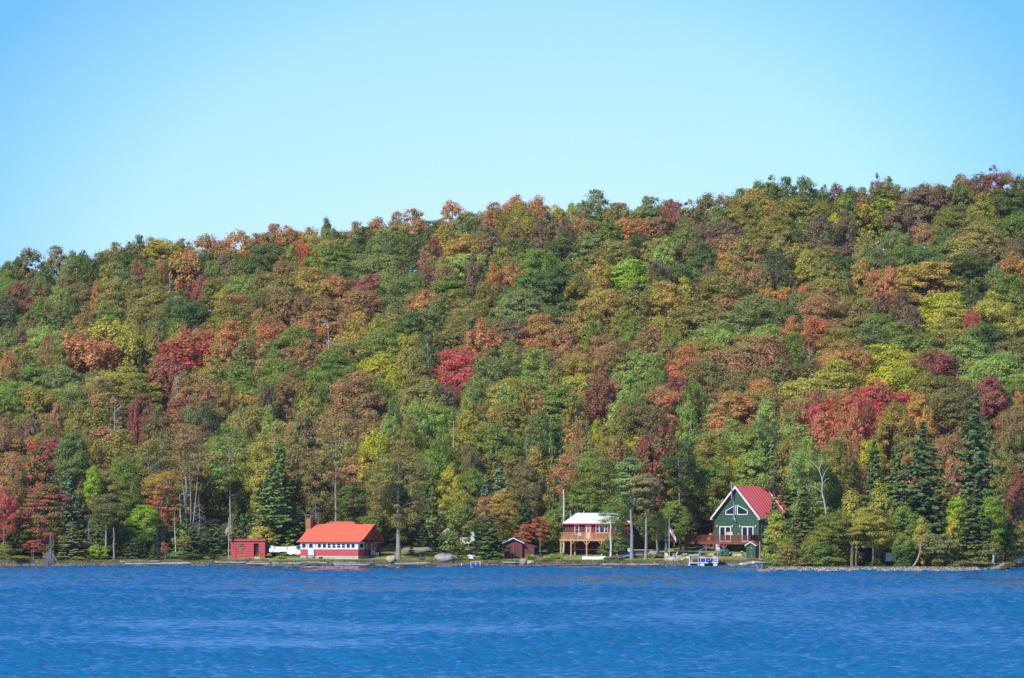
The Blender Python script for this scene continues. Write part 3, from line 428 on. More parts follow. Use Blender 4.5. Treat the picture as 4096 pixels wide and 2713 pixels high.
# nearer trees: (centre, top, width, distance, colour, shape, label)
FRONT = {
'E': '''1745 350 320 925 L h|pale green tall tree with bare lower trunk behind the red shed and flagpole
1430 340 290 924 R H|dull pink-red maple with several bare grey trunks left of the flagpole
1160 440 260 927 T H|tan-olive tall tree left of the pink-red maple
1210 700 300 915 Q H|gold and orange low maple on two bare trunks near the left shore
1240 820 210 914 F s|small scarlet branch-like maple spreading under the gold and orange maple
550 395 290 926 J l|soft blue-green broad tree behind the blue spruce at left
515 700 220 918 W c|blue-grey spruce at left below the blue-green broad tree
255 415 200 931 F s|scarlet upright maple near the left edge, upper one
385 425 140 932 M r|maroon small crowned maple beside the scarlet upright maple
90 600 230 920 R r|rust-brown round tree at the left edge
335 790 370 909 M l|maroon and olive spreading maple over the shore at far left
40 860 190 908 C r|dark crimson maple cut by the left edge of the photo
255 1235 160 905 C s|small crimson maple leaning over the water at far left
30 1270 130 904 O g|olive bush at the left edge by the water
550 1120 250 905 H c|ashen olive spruce at the waterline beside the brush pile
800 690 250 922 T l|khaki thin-leaved tree left of the lime-green patch
800 880 310 907 B h|dull brown maple with bare trunk between the left spruces
700 675 130 919 Z r|lime-green crown high among the left shore trees
930 560 240 928 G r|mid green round tree above the left bank
960 740 240 923 G r|mid green leafy tree behind the bare trunks
1090 960 240 912 Z l|bright green layered maple left of the two bare trunks
745 1270 150 905 Z g|lime-green shrubby maple on the left bank
1160 1270 110 905 E C|small dark spruce standing on the grass at left
1010 1220 170 908 E C|dark little spruce behind the small spruce on the grass
1460 1120 230 909 E C|dense dark spruce left of the flagpole
1620 1090 260 914 E C|dark spruce right behind the flagpole
1600 1300 110 904 E C|little rounded spruce at the foot of the flagpole
1445 1340 190 903 E g|dark rounded bush overhanging the water at left
1505 880 190 912 H d|dead grey spruce with drooping bare branches
1248 1250 80 905 F s|tiny scarlet maple at the foot of a bare trunk
672 1020 110 907 H d|dead thin spruce on the left bank
1326 1030 20 911 H n|bare thin pole-like trunk left of the dark spruces
1360 890 40 917 H n|leaning bare trunk behind the thin pole-like trunk
150 1100 260 912 G g|dark leafy thicket tree behind the far left shore
880 1150 260 912 E g|dark green thicket between the left trunks
1330 1200 140 915 G g|light green thicket behind the fence posts
1850 900 200 928 E g|dark leafy tree behind the red shed
650 1100 240 914 E C|dark fir behind the dead thin spruce
100 820 240 926 G r|green tree behind the far left maples''',
'F': '''285 510 270 925 Q r|olive-gold round tree behind the red shed
415 470 270 920 J c|tall deep green spruce behind the clothesline
350 670 300 914 J c|broad blue-green spruce just behind the clothesline
620 285 300 934 P r|dusky mauve-brown maple high behind the orange-roofed cottage chimney
690 560 310 923 B r|dark brown-leaved tree behind the cottage chimney
835 180 330 918 T h|tall olive and rust maple with forked bare trunk behind the cottage
1165 345 270 929 Y r|yellow-green tree right of the tall forked maple
1310 540 500 907 O w|big spreading brown-green maple with thick trunk right of the cottage
960 780 260 919 D l|dark green leafy tree directly behind the orange roof
1090 1010 240 918 G g|green bushy tree behind the right end of the orange roof
770 1100 200 915 Z g|lime-green shrub behind the orange roof beside the chimney
285 1130 220 912 Q g|olive-gold bush behind the clothesline
140 1040 200 915 E C|dark spruce behind the red shed
560 980 240 917 D e|dark thin spruce behind the cottage chimney
1495 1120 140 929 E C|broad dark spruce at the back of the lawn
1410 1278 75 914 E C|tiny dark spruce on the lawn beside the big maple
1570 780 260 931 H e|grey-green thin spruce right of the big maple
1330 1010 260 931 D g|dark thicket tree behind the big maple trunk
1700 620 170 930 Y t|slim yellow-green tree above the driveway
1775 820 240 916 Q r|olive-gold round tree above the rounded bush tree
1765 960 340 909 O G|big rounded olive bush tree with leaves to the ground left of the brown shed
1600 930 200 932 G r|green tree at the back of the driveway
1480 620 200 931 K r|grey-green round tree behind the big maple
480 1010 200 916 E C|dark fir behind the right end of the clothesline
690 930 200 914 H d|dead grey small spruce behind the chimney''',
'G': '''200 610 150 931 A t|narrow amber-topped tree left of the blue-grey spruce
330 660 260 930 G r|mid green round tree above the brown shed
565 660 230 925 W c|blue-grey spruce on the slope above the brown shed
455 740 170 923 W c|smaller grey spruce left of the blue-grey spruce
455 890 160 912 X s|coral-red slender maple left of the brown shed
590 830 220 918 A l|amber loose tree right above the brown shed
650 900 170 917 A r|amber bushy tree left of the dark fir
820 485 210 931 A t|amber tall crown above the dark fir
770 650 270 922 B r|dull brown tree with dark crown above the dark fir
765 940 260 914 E c|dark green fir right of the brown shed
870 1060 160 911 F s|scarlet small maple beside the dark fir
745 1100 130 910 F s|scarlet and orange sapling just over the brown shed roof
1050 570 230 921 S h|salmon-orange tall maple with white trunk left of the white-roofed cabin
1330 620 320 925 O r|olive round tree behind the white-roofed cabin
1180 800 280 922 G r|mid green tree above the left end of the white roof
485 1020 230 906 J c|blue-green spruce in front of the brown shed, at its left
1470 460 220 930 R v|rust-red upright tree right above the white-roofed cabin
1730 400 330 928 M v|tall maroon-tinged tree between the cabin and the green house
1565 620 280 906 J p|grey-green pine on a straight pale trunk in front of the cabin
1668 690 250 905 B p|ashen pine on a leaning grey trunk right of the straight pine
1400 950 230 909 G h|small green birch with white stem in front of the deck
1478 985 190 910.5 G h|dark leafy tree over the right end of the white-roofed cabin
1375 1230 130 908 J k|round dark shrub tree in front of the deck
1465 1180 150 908 J k|pointed green shrub tree right of the round dark shrub
1930 470 320 924 E h|large deep green maple left of the green house
2050 620 300 930 G l|big leafy green maple beside the green house
1765 1000 150 914 Q t|thin olive-gold tree behind the flag on the lawn
1885 930 220 920 G l|green layered maple behind the two white lawn chairs
1985 980 200 929 D g|dark thicket left of the green house deck
960 1000 240 918 G g|green bushy tree left of the raised deck
1210 1040 200 922 D g|dark bushes behind the white roof
1620 1040 200 920 D g|dark thicket behind the leaning pine
1600 850 220 926 D r|dark green tree behind the pines
1440 900 240 922 G r|green tree behind the right end of the white roof
80 1180 140 919 D C|dark fir by the camper
700 840 200 926 O r|olive tree behind the amber trees''',
'W': '''1695 1038 90 932 Y r|bright yellow tree behind the green house at its left
1650 1060 90 929 G r|green tree left behind the green house
1740 1040 110 931 L r|pale green tree behind the red metal roof
1787 1070 60 929 H d|dead bare spruce behind the green house ridge
1785 1010 80 933 J C|blue-green fir over the red metal roof
1835 1030 90 926 D c|dark spruce at the right end of the red metal roof''',
'H': '''1705 100 400 832 E c|tallest dark spruce on the point, near the right edge
1305 340 460 828 E c|very broad dark spruce in the middle of the point
940 470 250 840 E c|narrow dark spruce left of the broad dark spruce
1110 450 220 846 D c|thin dark spruce between the two larger spruces
1080 690 260 838 J c|blue-green spruce behind the olive-gold cedars
445 500 330 842 L r|pale green birch crown over the crooked white trunk
640 460 260 848 O r|olive round tree on the point behind the cedars
800 580 260 852 R r|rust-brown tree showing between the spruces of the point
1540 590 200 856 X s|coral-pink thin maple between the two big spruces
1190 520 190 858 X s|coral-orange thin maple left of the broad dark spruce
1970 640 130 850 M s|dark maroon maple near the right edge
2010 700 170 845 M l|crimson-maroon layered maple at the right edge
205 1010 220 831 Q k|broad olive cedar leaning over beside the green house
370 1110 210 826 B e|brown half-dead spruce on the point, left end
410 830 260 836 D c|dark spruce behind the brown half-dead spruce
180 880 150 850 D c|dark spruce directly right of the green house
765 840 260 825 Q K|tall olive-gold cedar in the middle left of the point
975 780 230 823 Q K|slim olive-gold cedar with wide skirt over the dark cabin
930 1000 330 821 Q r|spreading olive-gold branches low over the hidden cabin
620 1000 350 824 O r|olive and green tree with pale trunk on the point
560 1150 260 822 Q r|yellowish low tree over the left shore of the point
1160 960 230 822 G l|fresh green layered maple right of the cedars
1160 1190 190 818 G g|fresh green low bush under the layered maple
1540 1020 140 822 Y k|narrow golden cedar right of the greyish willow
1305 1050 150 819 Q K|narrow olive cedar above the leaning trunk
1425 1180 310 817 H g|greyish feathery willow bush on the point
1580 880 220 826 Z l|lime-green maple left of the brown-green spruce
1830 890 220 828 Z l|lime-green maple right of the brown-green spruce
1690 880 310 819 D c|brown-green spruce near the right end of the point
1980 1080 260 832 O r|olive round tree at the right end of the point
1870 580 240 846 O r|olive tall tree right of the tallest dark spruce
490 1320 200 817 D u|dark low bush at the left end of the point
600 1370 240 815 G u|green low bush beside the left trunks of the point
400 1370 260 818 H u|ashen low bush at the left tip of the point
950 1370 140 816 D C|small spruce in the shade of the cedars
1160 1410 130 815 D u|low green shrub near the leaning trunk
1690 1400 330 815 H u|wide low shrubs under the brown-green spruce
1905 1400 170 817 O u|small olive shrub near the right tip
780 1290 200 834 D g|dark thicket left of the hidden cabin
1330 1250 260 836 D g|dark thicket behind the leaning trunk
1880 1200 200 840 D g|dark thicket near the right edge
620 1280 260 836 D g|dark thicket behind the pale trunk
330 1200 240 848 D g|dark thicket behind the brown half-dead spruce
1150 1250 240 842 D g|dark thicket right of the hidden cabin
1560 1200 240 840 D g|dark thicket behind the willow bush
1750 420 300 862 O r|olive tree in the distance behind the tallest spruce
540 700 260 852 G r|mid green tree behind the crooked white trunk
1400 700 240 856 T r|khaki tree behind the broad dark spruce'''}
trees = []
rnd = random.Random(5)
def parse(src, front):
    for vk, txt in src.items():
        ox, oy, k = VIEWS[vk]
        for ln in (txt.split('\n') if front else txt.split(';')):
            ln, _, lab = ln.strip().partition('|'); p = ln.split()
            if front: cx, top, w, Y, c = float(p[0]), float(p[1]), float(p[2]), float(p[3]), p[4]; sh = p[5]
            else: cx, top, w, c = float(p[0]), float(p[1]), float(p[2]), p[3]; sh = p[4] if len(p) > 4 else 'r'; Y = None
            u, v = ox + cx / k, oy + top / k; w = w / k
            if Y is None:
                vr = float(vridge(u)); T = (v - VF) / (vr - VF); T = max(0, min(1.0, T)); Y = YA + (YB - YA) * T
            x = (u - U0) * S * Y; z0 = ground(x, Y); H = CAMZ + (V0 - v) * S * Y - z0; W = w * S * Y
            trees.append(dict(x=x, Y=Y, z=z0 - .1, H=H, W=W, c=c, s=sh, lab=lab, u=u, v=v, w=w, front=front))
parse(HILL, False); parse(FRONT, True)
CONIF = set('cCep'); DEAD = set('bdn')
SPECIES = {'r': ('broadleaf_tree', 'tree'), 'v': ('maple_tree', 'tree'), 'l': ('maple_tree', 'tree'), 't': ('broadleaf_tree', 'tree'), 's': ('broadleaf_tree', 'tree'), 'h': ('maple_tree', 'tree'), 'H': ('maple_tree', 'tree'),
           'g': ('leafy_tree', 'tree'), 'G': ('leafy_tree', 'tree'), 'w': ('maple_tree', 'tree'), 'k': ('cedar_tree', 'cedar'), 'K': ('cedar_tree', 'cedar'), 'u': ('shrub', 'shrub'), 'c': ('spruce_tree', 'spruce'), 'C': ('spruce_tree', 'spruce'), 'e': ('spruce_tree', 'spruce'),
           'p': ('pine_tree', 'pine'), 'b': ('bare_tree', 'bare tree'), 'd': ('dead_tree', 'dead tree'), 'n': ('dead_snag', 'dead tree')}
ALIAS = {'G': 'g', 'w': 'h', 'K': 'k'}
reg('w', broad, (57,), BARK_PALE, H=19., W=12., zb=.27, n=200, per=130, size=.25, cr=(1.15, 1.15, .6), tr=.42)
ALIAS.pop('w')
# the hill holds more trees than can be told apart: the 300 that show largest stand alone, the rest are woodland
hill_b = [t for t in trees if t['s'] not in CONIF and t['s'] not in DEAD and t['s'] != 'u' and not t['front']]
n_front_b = sum(1 for t in trees if t['front'] and t['s'] not in CONIF and t['s'] not in DEAD and t['s'] not in 'ukK')
hill_b.sort(key=lambda t: t['w'] * (1 + .25 * (t['v'] - 700) / 900), reverse=True)
rest = hill_b[max(0, 300 - n_front_b):]; rest_ids = {id(t) for t in rest}
def colours(t):
    c = t['c']; j = rnd.uniform(.88, 1.1); A, B = leafcol(c, j, None); return A, B
EXTRA = {'gold and orange low': 'N', 'maroon and olive spreading': 'O', 'tall olive and rust': 'R', 'big spreading brown-green': 'B', 'olive and green tree': 'G', 'yellowish low tree': 'O', 'narrow amber-topped': 'G', 'tall maroon-tinged': 'B', 'rust-red upright': 'O', 'big rounded olive bush': 'G', 'scarlet and orange sapling': 'N', 'pale green tall tree': 'G', 'olive round tree behind the white': 'G', 'broad olive cedar': 'Z', 'small green birch': 'G', 'dusky mauve': 'O'}
def place(t, i):
    code = ALIAS.get(t['s'], t['s']); L, H0, W0 = KINDS[code]; me, tm, V = L[i % len(L)]
    nm, cat = SPECIES[t['s']]
    sz = t['H'] / H0; sx = t['W'] / W0 * (1 if code in DEAD else 1.08 if code in CONIF or t['front'] else 1.3)
    if code == 'n': sx = max(.5, min(sx, 1))
    e = empty(nm, (t['x'], t['Y'], t['z']), rnd.uniform(0, 6.28), cat=cat, label=t.get('label'), group=t.get('group'))
    A, B = colours(t)
    for k, q in EXTRA.items():
        if t['lab'].startswith(k): B = leafcol(q, 1.0, None)[0]
    for name, m in (('crown', me), ('trunk', tm)):
        if m is None: continue
        o = bpy.data.objects.new(name, m); col().objects.link(o); o.parent = e
        ysc = max(.55, min(sx, 1.5)) if code != 'w' else sx
        o.scale = (sx, sx, sz)
        if name == 'crown' and code in 'rvlsht':   # a narrow crown on a tall stem sits high up, it is not drawn out
            zc = min(sz, sx * (1.5 if code != 't' else 1.9)); o.scale = (sx, sx, zc); o.location = (0, 0, H0 * .98 * (sz - zc))
        o['leaf_colour'] = [*A, 1.0]; o['turn_colour'] = [*B, 1.0]
    return e
# -------- labels of the hillside trees: colour, band on the slope, what lies straight below, and count from the left where needed
SHAPEW = {'r': 'rounded', 'v': 'upright-branched', 'l': 'layered', 't': 'slim', 's': 'sparse', 'b': 'bare-branched', 'e': 'thin conical', 'C': 'small conical', 'd': 'dead', 'n': 'broken-off', 'c': 'conical', 'h': 'tall'}
def band(t):
    v = t['v']; vr = float(vridge(t['u'])); T = (v - VF) / (vr - VF)
    return 'on the skyline' if T > .965 else 'near the skyline' if T > .84 else 'high on the hill' if T > .66 else 'mid-hill' if T > .46 else 'on the lower hill' if T > .22 else 'at the hill foot'
def below(u):
    return 'above the far left shore' if u < 520 else 'left of the flagpole' if u < 880 else 'above the red shed' if u < 1180 else 'above the orange-roofed cottage' if u < 1520 else 'above the driveway' if u < 1930 else 'above the brown shed' if u < 2170 else 'above the white-roofed cabin' if u < 2540 else 'above the lawn flag' if u < 2790 else 'above the green house' if u < 3130 else 'above the tip of the point' if u < 3560 else 'above the broad point spruce' if u < 3800 else 'above the tallest spruce'
ORD = ['first', 'second', 'third', 'fourth', 'fifth', 'sixth', 'seventh', 'eighth', 'ninth', 'tenth', 'eleventh', 'twelfth']
groups = {}
for t in trees:
    if t['front'] or id(t) in rest_ids: continue
    cw = CL[t['c']][2] if t['s'] not in 'bdn' else 'pale'
    kind = 'tree' if t['s'] not in CONIF else 'spruce'
    if t['s'] == 'n': kind = 'trunk'
    t['base'] = f"{cw} {SHAPEW[t['s']]} {kind} {band(t)} {below(t['u'])}"; groups.setdefault(t['base'], []).append(t)
for b, L in groups.items():
    L.sort(key=lambda t: t['u'])
    for i, t in enumerate(L):
        t['label'] = b if len(L) == 1 else (b + (', the left one' if i == 0 else ', the right one') if len(L) == 2 else b + f', {ORD[i]} from left')
i = 0
for t in trees:
    if id(t) in rest_ids: continue
    cf = t['s'] in CONIF
    t['group'] = ('trees on the hillside' if not t['front'] else 'trees along the shore') if not cf and t['s'] not in 'ukK' and t['s'] not in DEAD else None
    if t['front']: t['label'] = t['lab']
    i += 1; place(t, i)
    # the thick leaf mass of a wood: nothing else stands in for it
# -------- the woodland between them: too many to tell apart
def woodland():
    rg = np.random.default_rng(77); pts = [(t['x'], t['Y'], t['c'], t['H']) for t in trees if not t['front']]
    bright = [t for t in trees if not t['front'] and t['c'] in 'CFXYZMNA']
    P = np.array([(p[0], p[1]) for p in pts]); Vs, A_, B_ = [], [], []
    def addtree(x, Y, H, W, c, code='r'):
        L, H0, W0 = KINDS[code]; V = L[rg.integers(len(L))][2]; k = rg.uniform(0, 6.28); q = V.reshape(-1, 4, 3)
        q = q[rg.uniform(size=len(q)) < (.42 if abs(x) < .092 * Y else .22)]; ctr = q.mean(1, keepdims=True); q = (q - ctr) * 1.35 + ctr; V = q.reshape(-1, 3)
        z0 = ground(x, Y); sx = W / W0
        X = (V[:, 0] * math.cos(k) - V[:, 1] * math.sin(k)) * sx + x; Yv = (V[:, 0] * math.sin(k) + V[:, 1] * math.cos(k)) * sx + Y; Z = V[:, 2] * H / H0 + z0
        Vs.append(np.stack([X, Yv, Z], 1)); a, b = leafcol(c, rg.uniform(.85, 1.08), None); A_.append(np.tile([*a, 1.], (len(V) // 4, 1))); B_.append(np.tile([*b, 1.], (len(V) // 4, 1)))
    for t in rest: addtree(t['x'], t['Y'], t['H'], t['W'], t['c'], t['s'])
    rest_n = len(rest)
    Y = YA + 3; row = 0
    while Y < YB + 22:
        hw = .128 * Y; x = -hw + (row % 2) * 3.4
        while x < hw:
            xx, yy = x + rg.uniform(-1.8, 1.8), Y + rg.uniform(-2, 2); d = np.hypot(P[:, 0] - xx, (P[:, 1] - yy) * .8); j = int(d.argmin())
            hidden = any(b_['Y'] - 15 < yy < b_['Y'] and abs(xx - b_['x']) < b_['W'] * .62 for b_ in bright)
            if d[j] > 3.0 and not hidden:
                c = pts[j][2] if rg.uniform() < .6 else pts[int(np.argsort(d)[1])][2]
                if c in 'CFXN' : c = 'RORT'[rg.integers(4)] if rg.uniform() < .8 else c
                if pts[j][2] == 'Z': c = 'O'
                if abs(xx) > .095 * yy: c = 'GORTQGDBSAKP'[rg.integers(12)]
                T = max(0., min(1, (yy - YA) / (YB - YA))); H = (17.2 - 2.7 * T) * (rg.uniform(.76, .9) if yy < YB - 10 else rg.uniform(.94, 1.03))
                addtree(xx, yy, H, rg.uniform(7.5, 9.5), c, 'r' if rg.uniform() < .75 else 'l')
            x += 7.4
        Y += 7.6; row += 1
    for sd in (-1, 1):      # the wood runs on along the shore past both sides of the view
        for k in range(60): yy = rg.uniform(906, 932) if sd < 0 else rg.uniform(875, 932); addtree(sd * rg.uniform(83, 122), yy, rg.uniform(10, 17), rg.uniform(5.5, 8), 'GORTQGDB'[rg.integers(8)], 'r')
    # low growth in the shade behind the shore trees, on the mainland and on the point
    for k in range(150):
        xx = rg.uniform(-84, 84); yy = rg.uniform(921, 932) if -40 < xx < 45 else rg.uniform(908, 932)
        if 22 < xx < 44 or (-24 < xx < -5 and yy < 930): continue
        addtree(xx, yy, rg.uniform(3.2, 6.5), rg.uniform(4, 6.5), 'DGEDOD'[rg.integers(6)], 'g')
    for k in range(70):
        yy = rg.uniform(816, 826); xx = rg.uniform(37, 67)
        if 45.2 < xx < 53: continue
        addtree(xx, yy, rg.uniform(1.6, 4.2), rg.uniform(2.5, 4), 'DGEOHK'[rg.integers(6)], 'g')
    for k in range(60):
        yy = rg.uniform(836, 898); xl = 34.3 + (yy - 811) * .074 + 4.0; xx = rg.uniform(max(xl, 44 if yy > 870 else xl), 66.0)
        addtree(xx, yy, rg.uniform(3.5, 9), rg.uniform(4, 6.5), 'DGEDOK'[rg.integers(6)], 'g')
    V = np.concatenate(Vs); A = np.concatenate(A_); B = np.concatenate(B_)
    me = mesh_np('woodland', V, quadF(len(V)), LEAF_MESH)
    for nm, arr in (('leaf_colour', A), ('turn_colour', B)):
        at = me.attributes.new(nm, 'FLOAT_COLOR', 'FACE'); at.data.foreach_set('color', arr.astype(np.float32).ravel())
    o = bpy.data.objects.new('woodland', me); col().objects.link(o); tag(o, 'mixed green and rust autumn woodland filling the hillside between the larger crowns', 'woodland', kind='stuff')
    print('trees', len(trees), 'rest', rest_n, 'woodland faces', len(V) // 4)
woodland()
# ---------------------------------------------------------------- paints and materials
def paint(nm, c, k=.85, **kw): return mat(nm, srgb(*c, k), **{**dict(rough=.7, var=.08, scale=1.5), **kw})
M_WHITE = mat('white_paint', (.80, .80, .78), .6, .04, 2); M_RED = paint('red_paint', (224, 90, 98), .74, var=.12, stretch=(.4, .4, 3)); M_REDTRIM = paint('bright_red_trim', (226, 46, 62))
M_ORROOF = paint('orange_red_roofing', (254, 122, 92), .80, var=.06, scale=.7); M_BROWN = paint('red_brown_logs', (112, 66, 62), .9, var=.14, stretch=(.4, .4, 4))
M_GREEN = paint('dark_green_siding', (56, 92, 72), .9, var=.08, stretch=(.3, .3, 4)); M_GLASS = mat('window_glass', (.012, .02, .045), .08, .1, 1, spec=.8)
M_PINKROOF = paint('red_metal_roofing', (250, 112, 110), .80, rough=.42, var=.05, scale=.5); M_CONC = mat('concrete', (.50, .48, .43), .9, .12, 2); M_CEDAR = paint('new_deck_lumber', (214, 164, 112), .9, var=.18, stretch=(3, 3, .6))
M_STAIN = paint('red_brown_deck_stain', (140, 82, 66), .85, var=.12, stretch=(2, 2, .5)); M_TRIMBR = paint('brown_trim', (96, 70, 66)); M_STONE = mat('chimney_stone', srgb(168, 122, 84, .9), .95, .45, 3.5, bump=.05)
M_METAL = mat('galvanised_metal', (.55, .57, .58), .35, .08, 3, metal=.6); M_DARK = mat('pot_and_interior_shade', (.02, .02, .025), .8, .1, 1); M_BLACK = mat('black_plastic', (.02, .02, .025), .4, .1, 2)
M_CLOTH = mat('white_cloth', (.86, .86, .88), .9, .03, 2); M_NAVY = paint('navy_cloth', (60, 90, 150)); M_LOG = mat('weathered_timber', (.36, .32, .28), .95, .35, 2.5, bump=.05, stretch=(.3, 2, 2)); M_LOGD = mat('dark_wet_timber', (.15, .12, .10), .9, .3, 2.5)
M_ROCK = mat('grey_rock', (.34, .31, .28), .95, .3, 1.3, bump=.08); M_ROCKT = mat('tan_rock', (.52, .38, .26), .95, .3, 1.5, bump=.08); M_BLUE = paint('boat_blue', (36, 76, 200)); M_CANVAS = paint('blue_canvas', (60, 124, 200)); M_TEAL = paint('teal_plastic', (40, 130, 118))
M_FOLI = mat('garden_leaves', (.07, .13, .03), .9, .4, 6); M_YEL = paint('yellow_blooms', (245, 205, 40), var=.2, scale=8); M_ORANGE = paint('orange_pumpkin', (240, 130, 40)); M_BRICKRED = paint('faded_red_paint', (190, 60, 60)); M_KAYR = paint('red_canoe_hull', (200, 40, 50)); M_TREEN = paint('dark_green_canoe', (30, 100, 84)); M_SHINGLE = paint('red_shed_shingle', (182, 78, 74)); M_GREYW = paint('silver_weathered_wood', (150, 146, 140)); M_ALU = mat('aluminium_hull', (.5, .5, .5), .45, .08, 2, metal=.3); M_CREAM = paint('cream_plastic', (226, 214, 170))
M_GRAVEL = mat('gravel_drive', (.36, .32, .27), .95, .2, 3)
def gz(x, Y): return ground(x, Y)
def at(view, cx, Y, dz=0.0):
    ox, oy, k = view; x = (ox + cx / k - U0) * S * Y; return Vector((x, Y, gz(x, Y) + dz))
Z1, Z2, Z3, Z7, ZI, ZJ = (880, 2050, 3.383), (2100, 1950, 2.96), (2700, 1900, 3.92), (1700, 1500, 1.889), (1550, 2100, 3.947), (2700, 2120, 5.92)
ZK = (2380, 2120, 6.965)
def window(par, x0, x1, z0, z1, y, fr=.07, mull=1, bars=0, frame=M_WHITE, trim=None, name='window', depth=.05):
    f = MB(); f.box(x0 - fr, x0, y - depth, y, z0 - fr, z1 + fr).box(x1, x1 + fr, y - depth, y, z0 - fr, z1 + fr).box(x0, x1, y - depth, y, z1, z1 + fr).box(x0, x1, y - depth, y, z0 - fr, z0)
    for i in range(1, mull): xm = x0 + (x1 - x0) * i / mull; f.box(xm - .025, xm + .025, y - depth + .01, y, z0, z1)
    for i in range(1, bars + 1): zm = z0 + (z1 - z0) * i / (bars + 1); f.box(x0, x1, y - depth + .014, y, zm - .02, zm + .02)
    o = f.build(name, frame, par); g = MB().box(x0, x1, y - .012, y - .006, z0, z1).build('pane', M_GLASS, o)
    if trim:
        t = fr + .1; MB().box(x0 - t, x0 - fr, y - .035, y, z0 - t, z1 + t).box(x1 + fr, x1 + t, y - .035, y, z0 - t, z1 + t).box(x0 - fr, x1 + fr, y - .035, y, z1 + fr, z1 + t).box(x0 - fr, x1 + fr, y - .035, y, z0 - t, z0 - fr).build('trim', trim, o)
    return o
def sidewindow(par, y0, y1, z0, z1, x, fr=.07, bars=0, name='window', frame=M_WHITE):
    f = MB().box(x, x + .05, y0 - fr, y0, z0 - fr, z1 + fr).box(x, x + .05, y1, y1 + fr, z0 - fr, z1 + fr).box(x, x + .05, y0, y1, z1, z1 + fr).box(x, x + .05, y0, y1, z0 - fr, z0)
    for i in range(1, bars + 1): zm = z0 + (z1 - z0) * i / (bars + 1); f.box(x, x + .04, y0, y1, zm - .02, zm + .02)
    o = f.build(name, frame, par); MB().box(x + .006, x + .012, y0, y1, z0, z1).build('pane', M_GLASS, o); return o
def flag(pole_h, loc, label, fl_top, fl_len, r=.045, cr=1):
    e = empty('flagpole', loc, label=label, cat='flagpole'); MB().tube([(0, 0, -.3), (0, 0, pole_h)], [r, r * .7], 8).build('pole', M_WHITE, e); MB().blob((0, 0, pole_h + .05), (.08, .08, .08), 1, rough=0).build('finial', M_YEL, e)
    # limp flag hanging in folds: stripes and canton modelled as strips of the cloth
    fm = {'r': paint('flag_red', (200, 40, 60)), 'w': M_CLOTH, 'b': paint('flag_blue', (50, 70, 130))} if 'flagm' not in globals() else globals()['flagm']; globals()['flagm'] = fm
    W, Hh = fl_len, fl_len * .42
    def P(s, t): # s along fly 0..1, t down hoist 0..1 ; fly droops down
        return (.05 + W * .42 * s * cr + .05 * math.sin(6 * s + 3 * t), .10 * math.sin(9 * s + 2 * t), fl_top - t * Hh - W * .80 * s ** 1.15)
    root = None
    for key, nm in (('r', 'red_stripes'), ('w', 'white_stripes'), ('b', 'canton')):
        mb = MB()
        for j in range(13):
            for k in range(12):
                s0, s1, t0, t1 = k / 12, (k + 1) / 12, j / 13, (j + 1) / 13; kk = 'b' if (j < 7 and k < 5) else 'rw'[j % 2]
                if kk == key: mb.add([P(s0, t0), P(s1, t0), P(s1, t1), P(s0, t1)], [(0, 1, 2, 3)])
        if key == 'b': pass
        o = mb.build('flag' if key == 'w' else nm, fm[key], root or e); root = root or None
    return e

# ---------------------------------------------------------------- red shed
def red_shed():
    p = PX(923, 2233, 908); z = gz(p.x, 908) - .02; e = empty('garden_shed', (p.x, 908, z), R(-3), label='low bright red flat-roofed shed beside the flagpole at left', cat='shed')
    w = 5.25; H = 2.65; b = MB(); h = .36
    for (a, c, z0, z1) in ((0, 3.5, 0, H), (4.28, w, 0, H), (3.5, 4.28, 2.28, H), (3.5, 4.28, 0, .12)): b.laps(a, c, z0, z1, 0, h=h, d=.05)
    b.box(w - .02, w, 0.002, 2.6, 0, H - .05).box(0, .02, 0.002, 2.6, 0, H - .05).box(.02, w - .02, 2.55, 2.6, 0, H - .05).build('wall', M_RED, e)
    MB().box(3.5, 4.28, .3, .34, .12, 2.28).build('doorway_shade_panel', M_DARK, e)  # near-black panel across the doorway, painting the shade of the inside
    MB().box(3.46, 3.52, -.07, .05, .1, 2.34).box(4.26, 4.32, -.07, .05, .1, 2.34).build('door_frame', M_RED, e)
    MB().prism([(-.15, H + .12), (2.75, H - .05), (2.75, H + .10), (-.15, H + .30)], 'x', -.06, w + .08).build('roof', M_RED, e)
    MB().box(-.08, w + .1, -.2, -.152, H - .02, H + .3).build('fascia', M_RED, e)
    window(e, 1.55, 1.85, 1.85, 2.15, -.05, fr=.04, frame=M_RED)
red_shed()
def pot_flowers(name, loc, label, r=.45, h=.35, bloom=M_YEL, seed=1, pot=M_DARK):
    e = empty(name, loc, label=label, cat='potted flowers'); MB().tube([(0, 0, 0), (0, 0, h * .7)], [r * .55, r * .75], 10).build('pot', pot, e)
    rg = random.Random(seed); f = MB()
    for i in range(46):
        a = rg.uniform(0, 6.28); q = rg.uniform(0, 1) ** .5 * r; f.blob((q * math.cos(a), q * math.sin(a), h * .75 + (r - q) * .55), (.07, .07, .05), i, 5, 3, .1)
    f.build('blooms', bloom, e); MB().blob((0, 0, h * .75), (r * .9, r * .9, r * .42), seed, 12, 7, .15).build('leaves', M_FOLI, e); return e
p = at(Z1, 655, 908.5); pot_flowers('chrysanthemum_pot', p, 'bright yellow flowers at the right corner of the red shed', .62, .55, seed=3)
def sapling(view, cx, Y, Hs, W, c, label):
    L, H0, W0 = KINDS['s']; p = at(view, cx, Y); e = empty('sapling', p, 1, label=label, cat='sapling'); A, B = leafcol(c, 1, None)
    for nm, m in (('crown', L[0][0]), ('trunk', L[0][1])):
        o = bpy.data.objects.new(nm, m); col().objects.link(o); o.parent = e; o.scale = (W / W0, W / W0, Hs / H0); o['leaf_colour'] = [*A, 1.]; o['turn_colour'] = [*B, 1.]
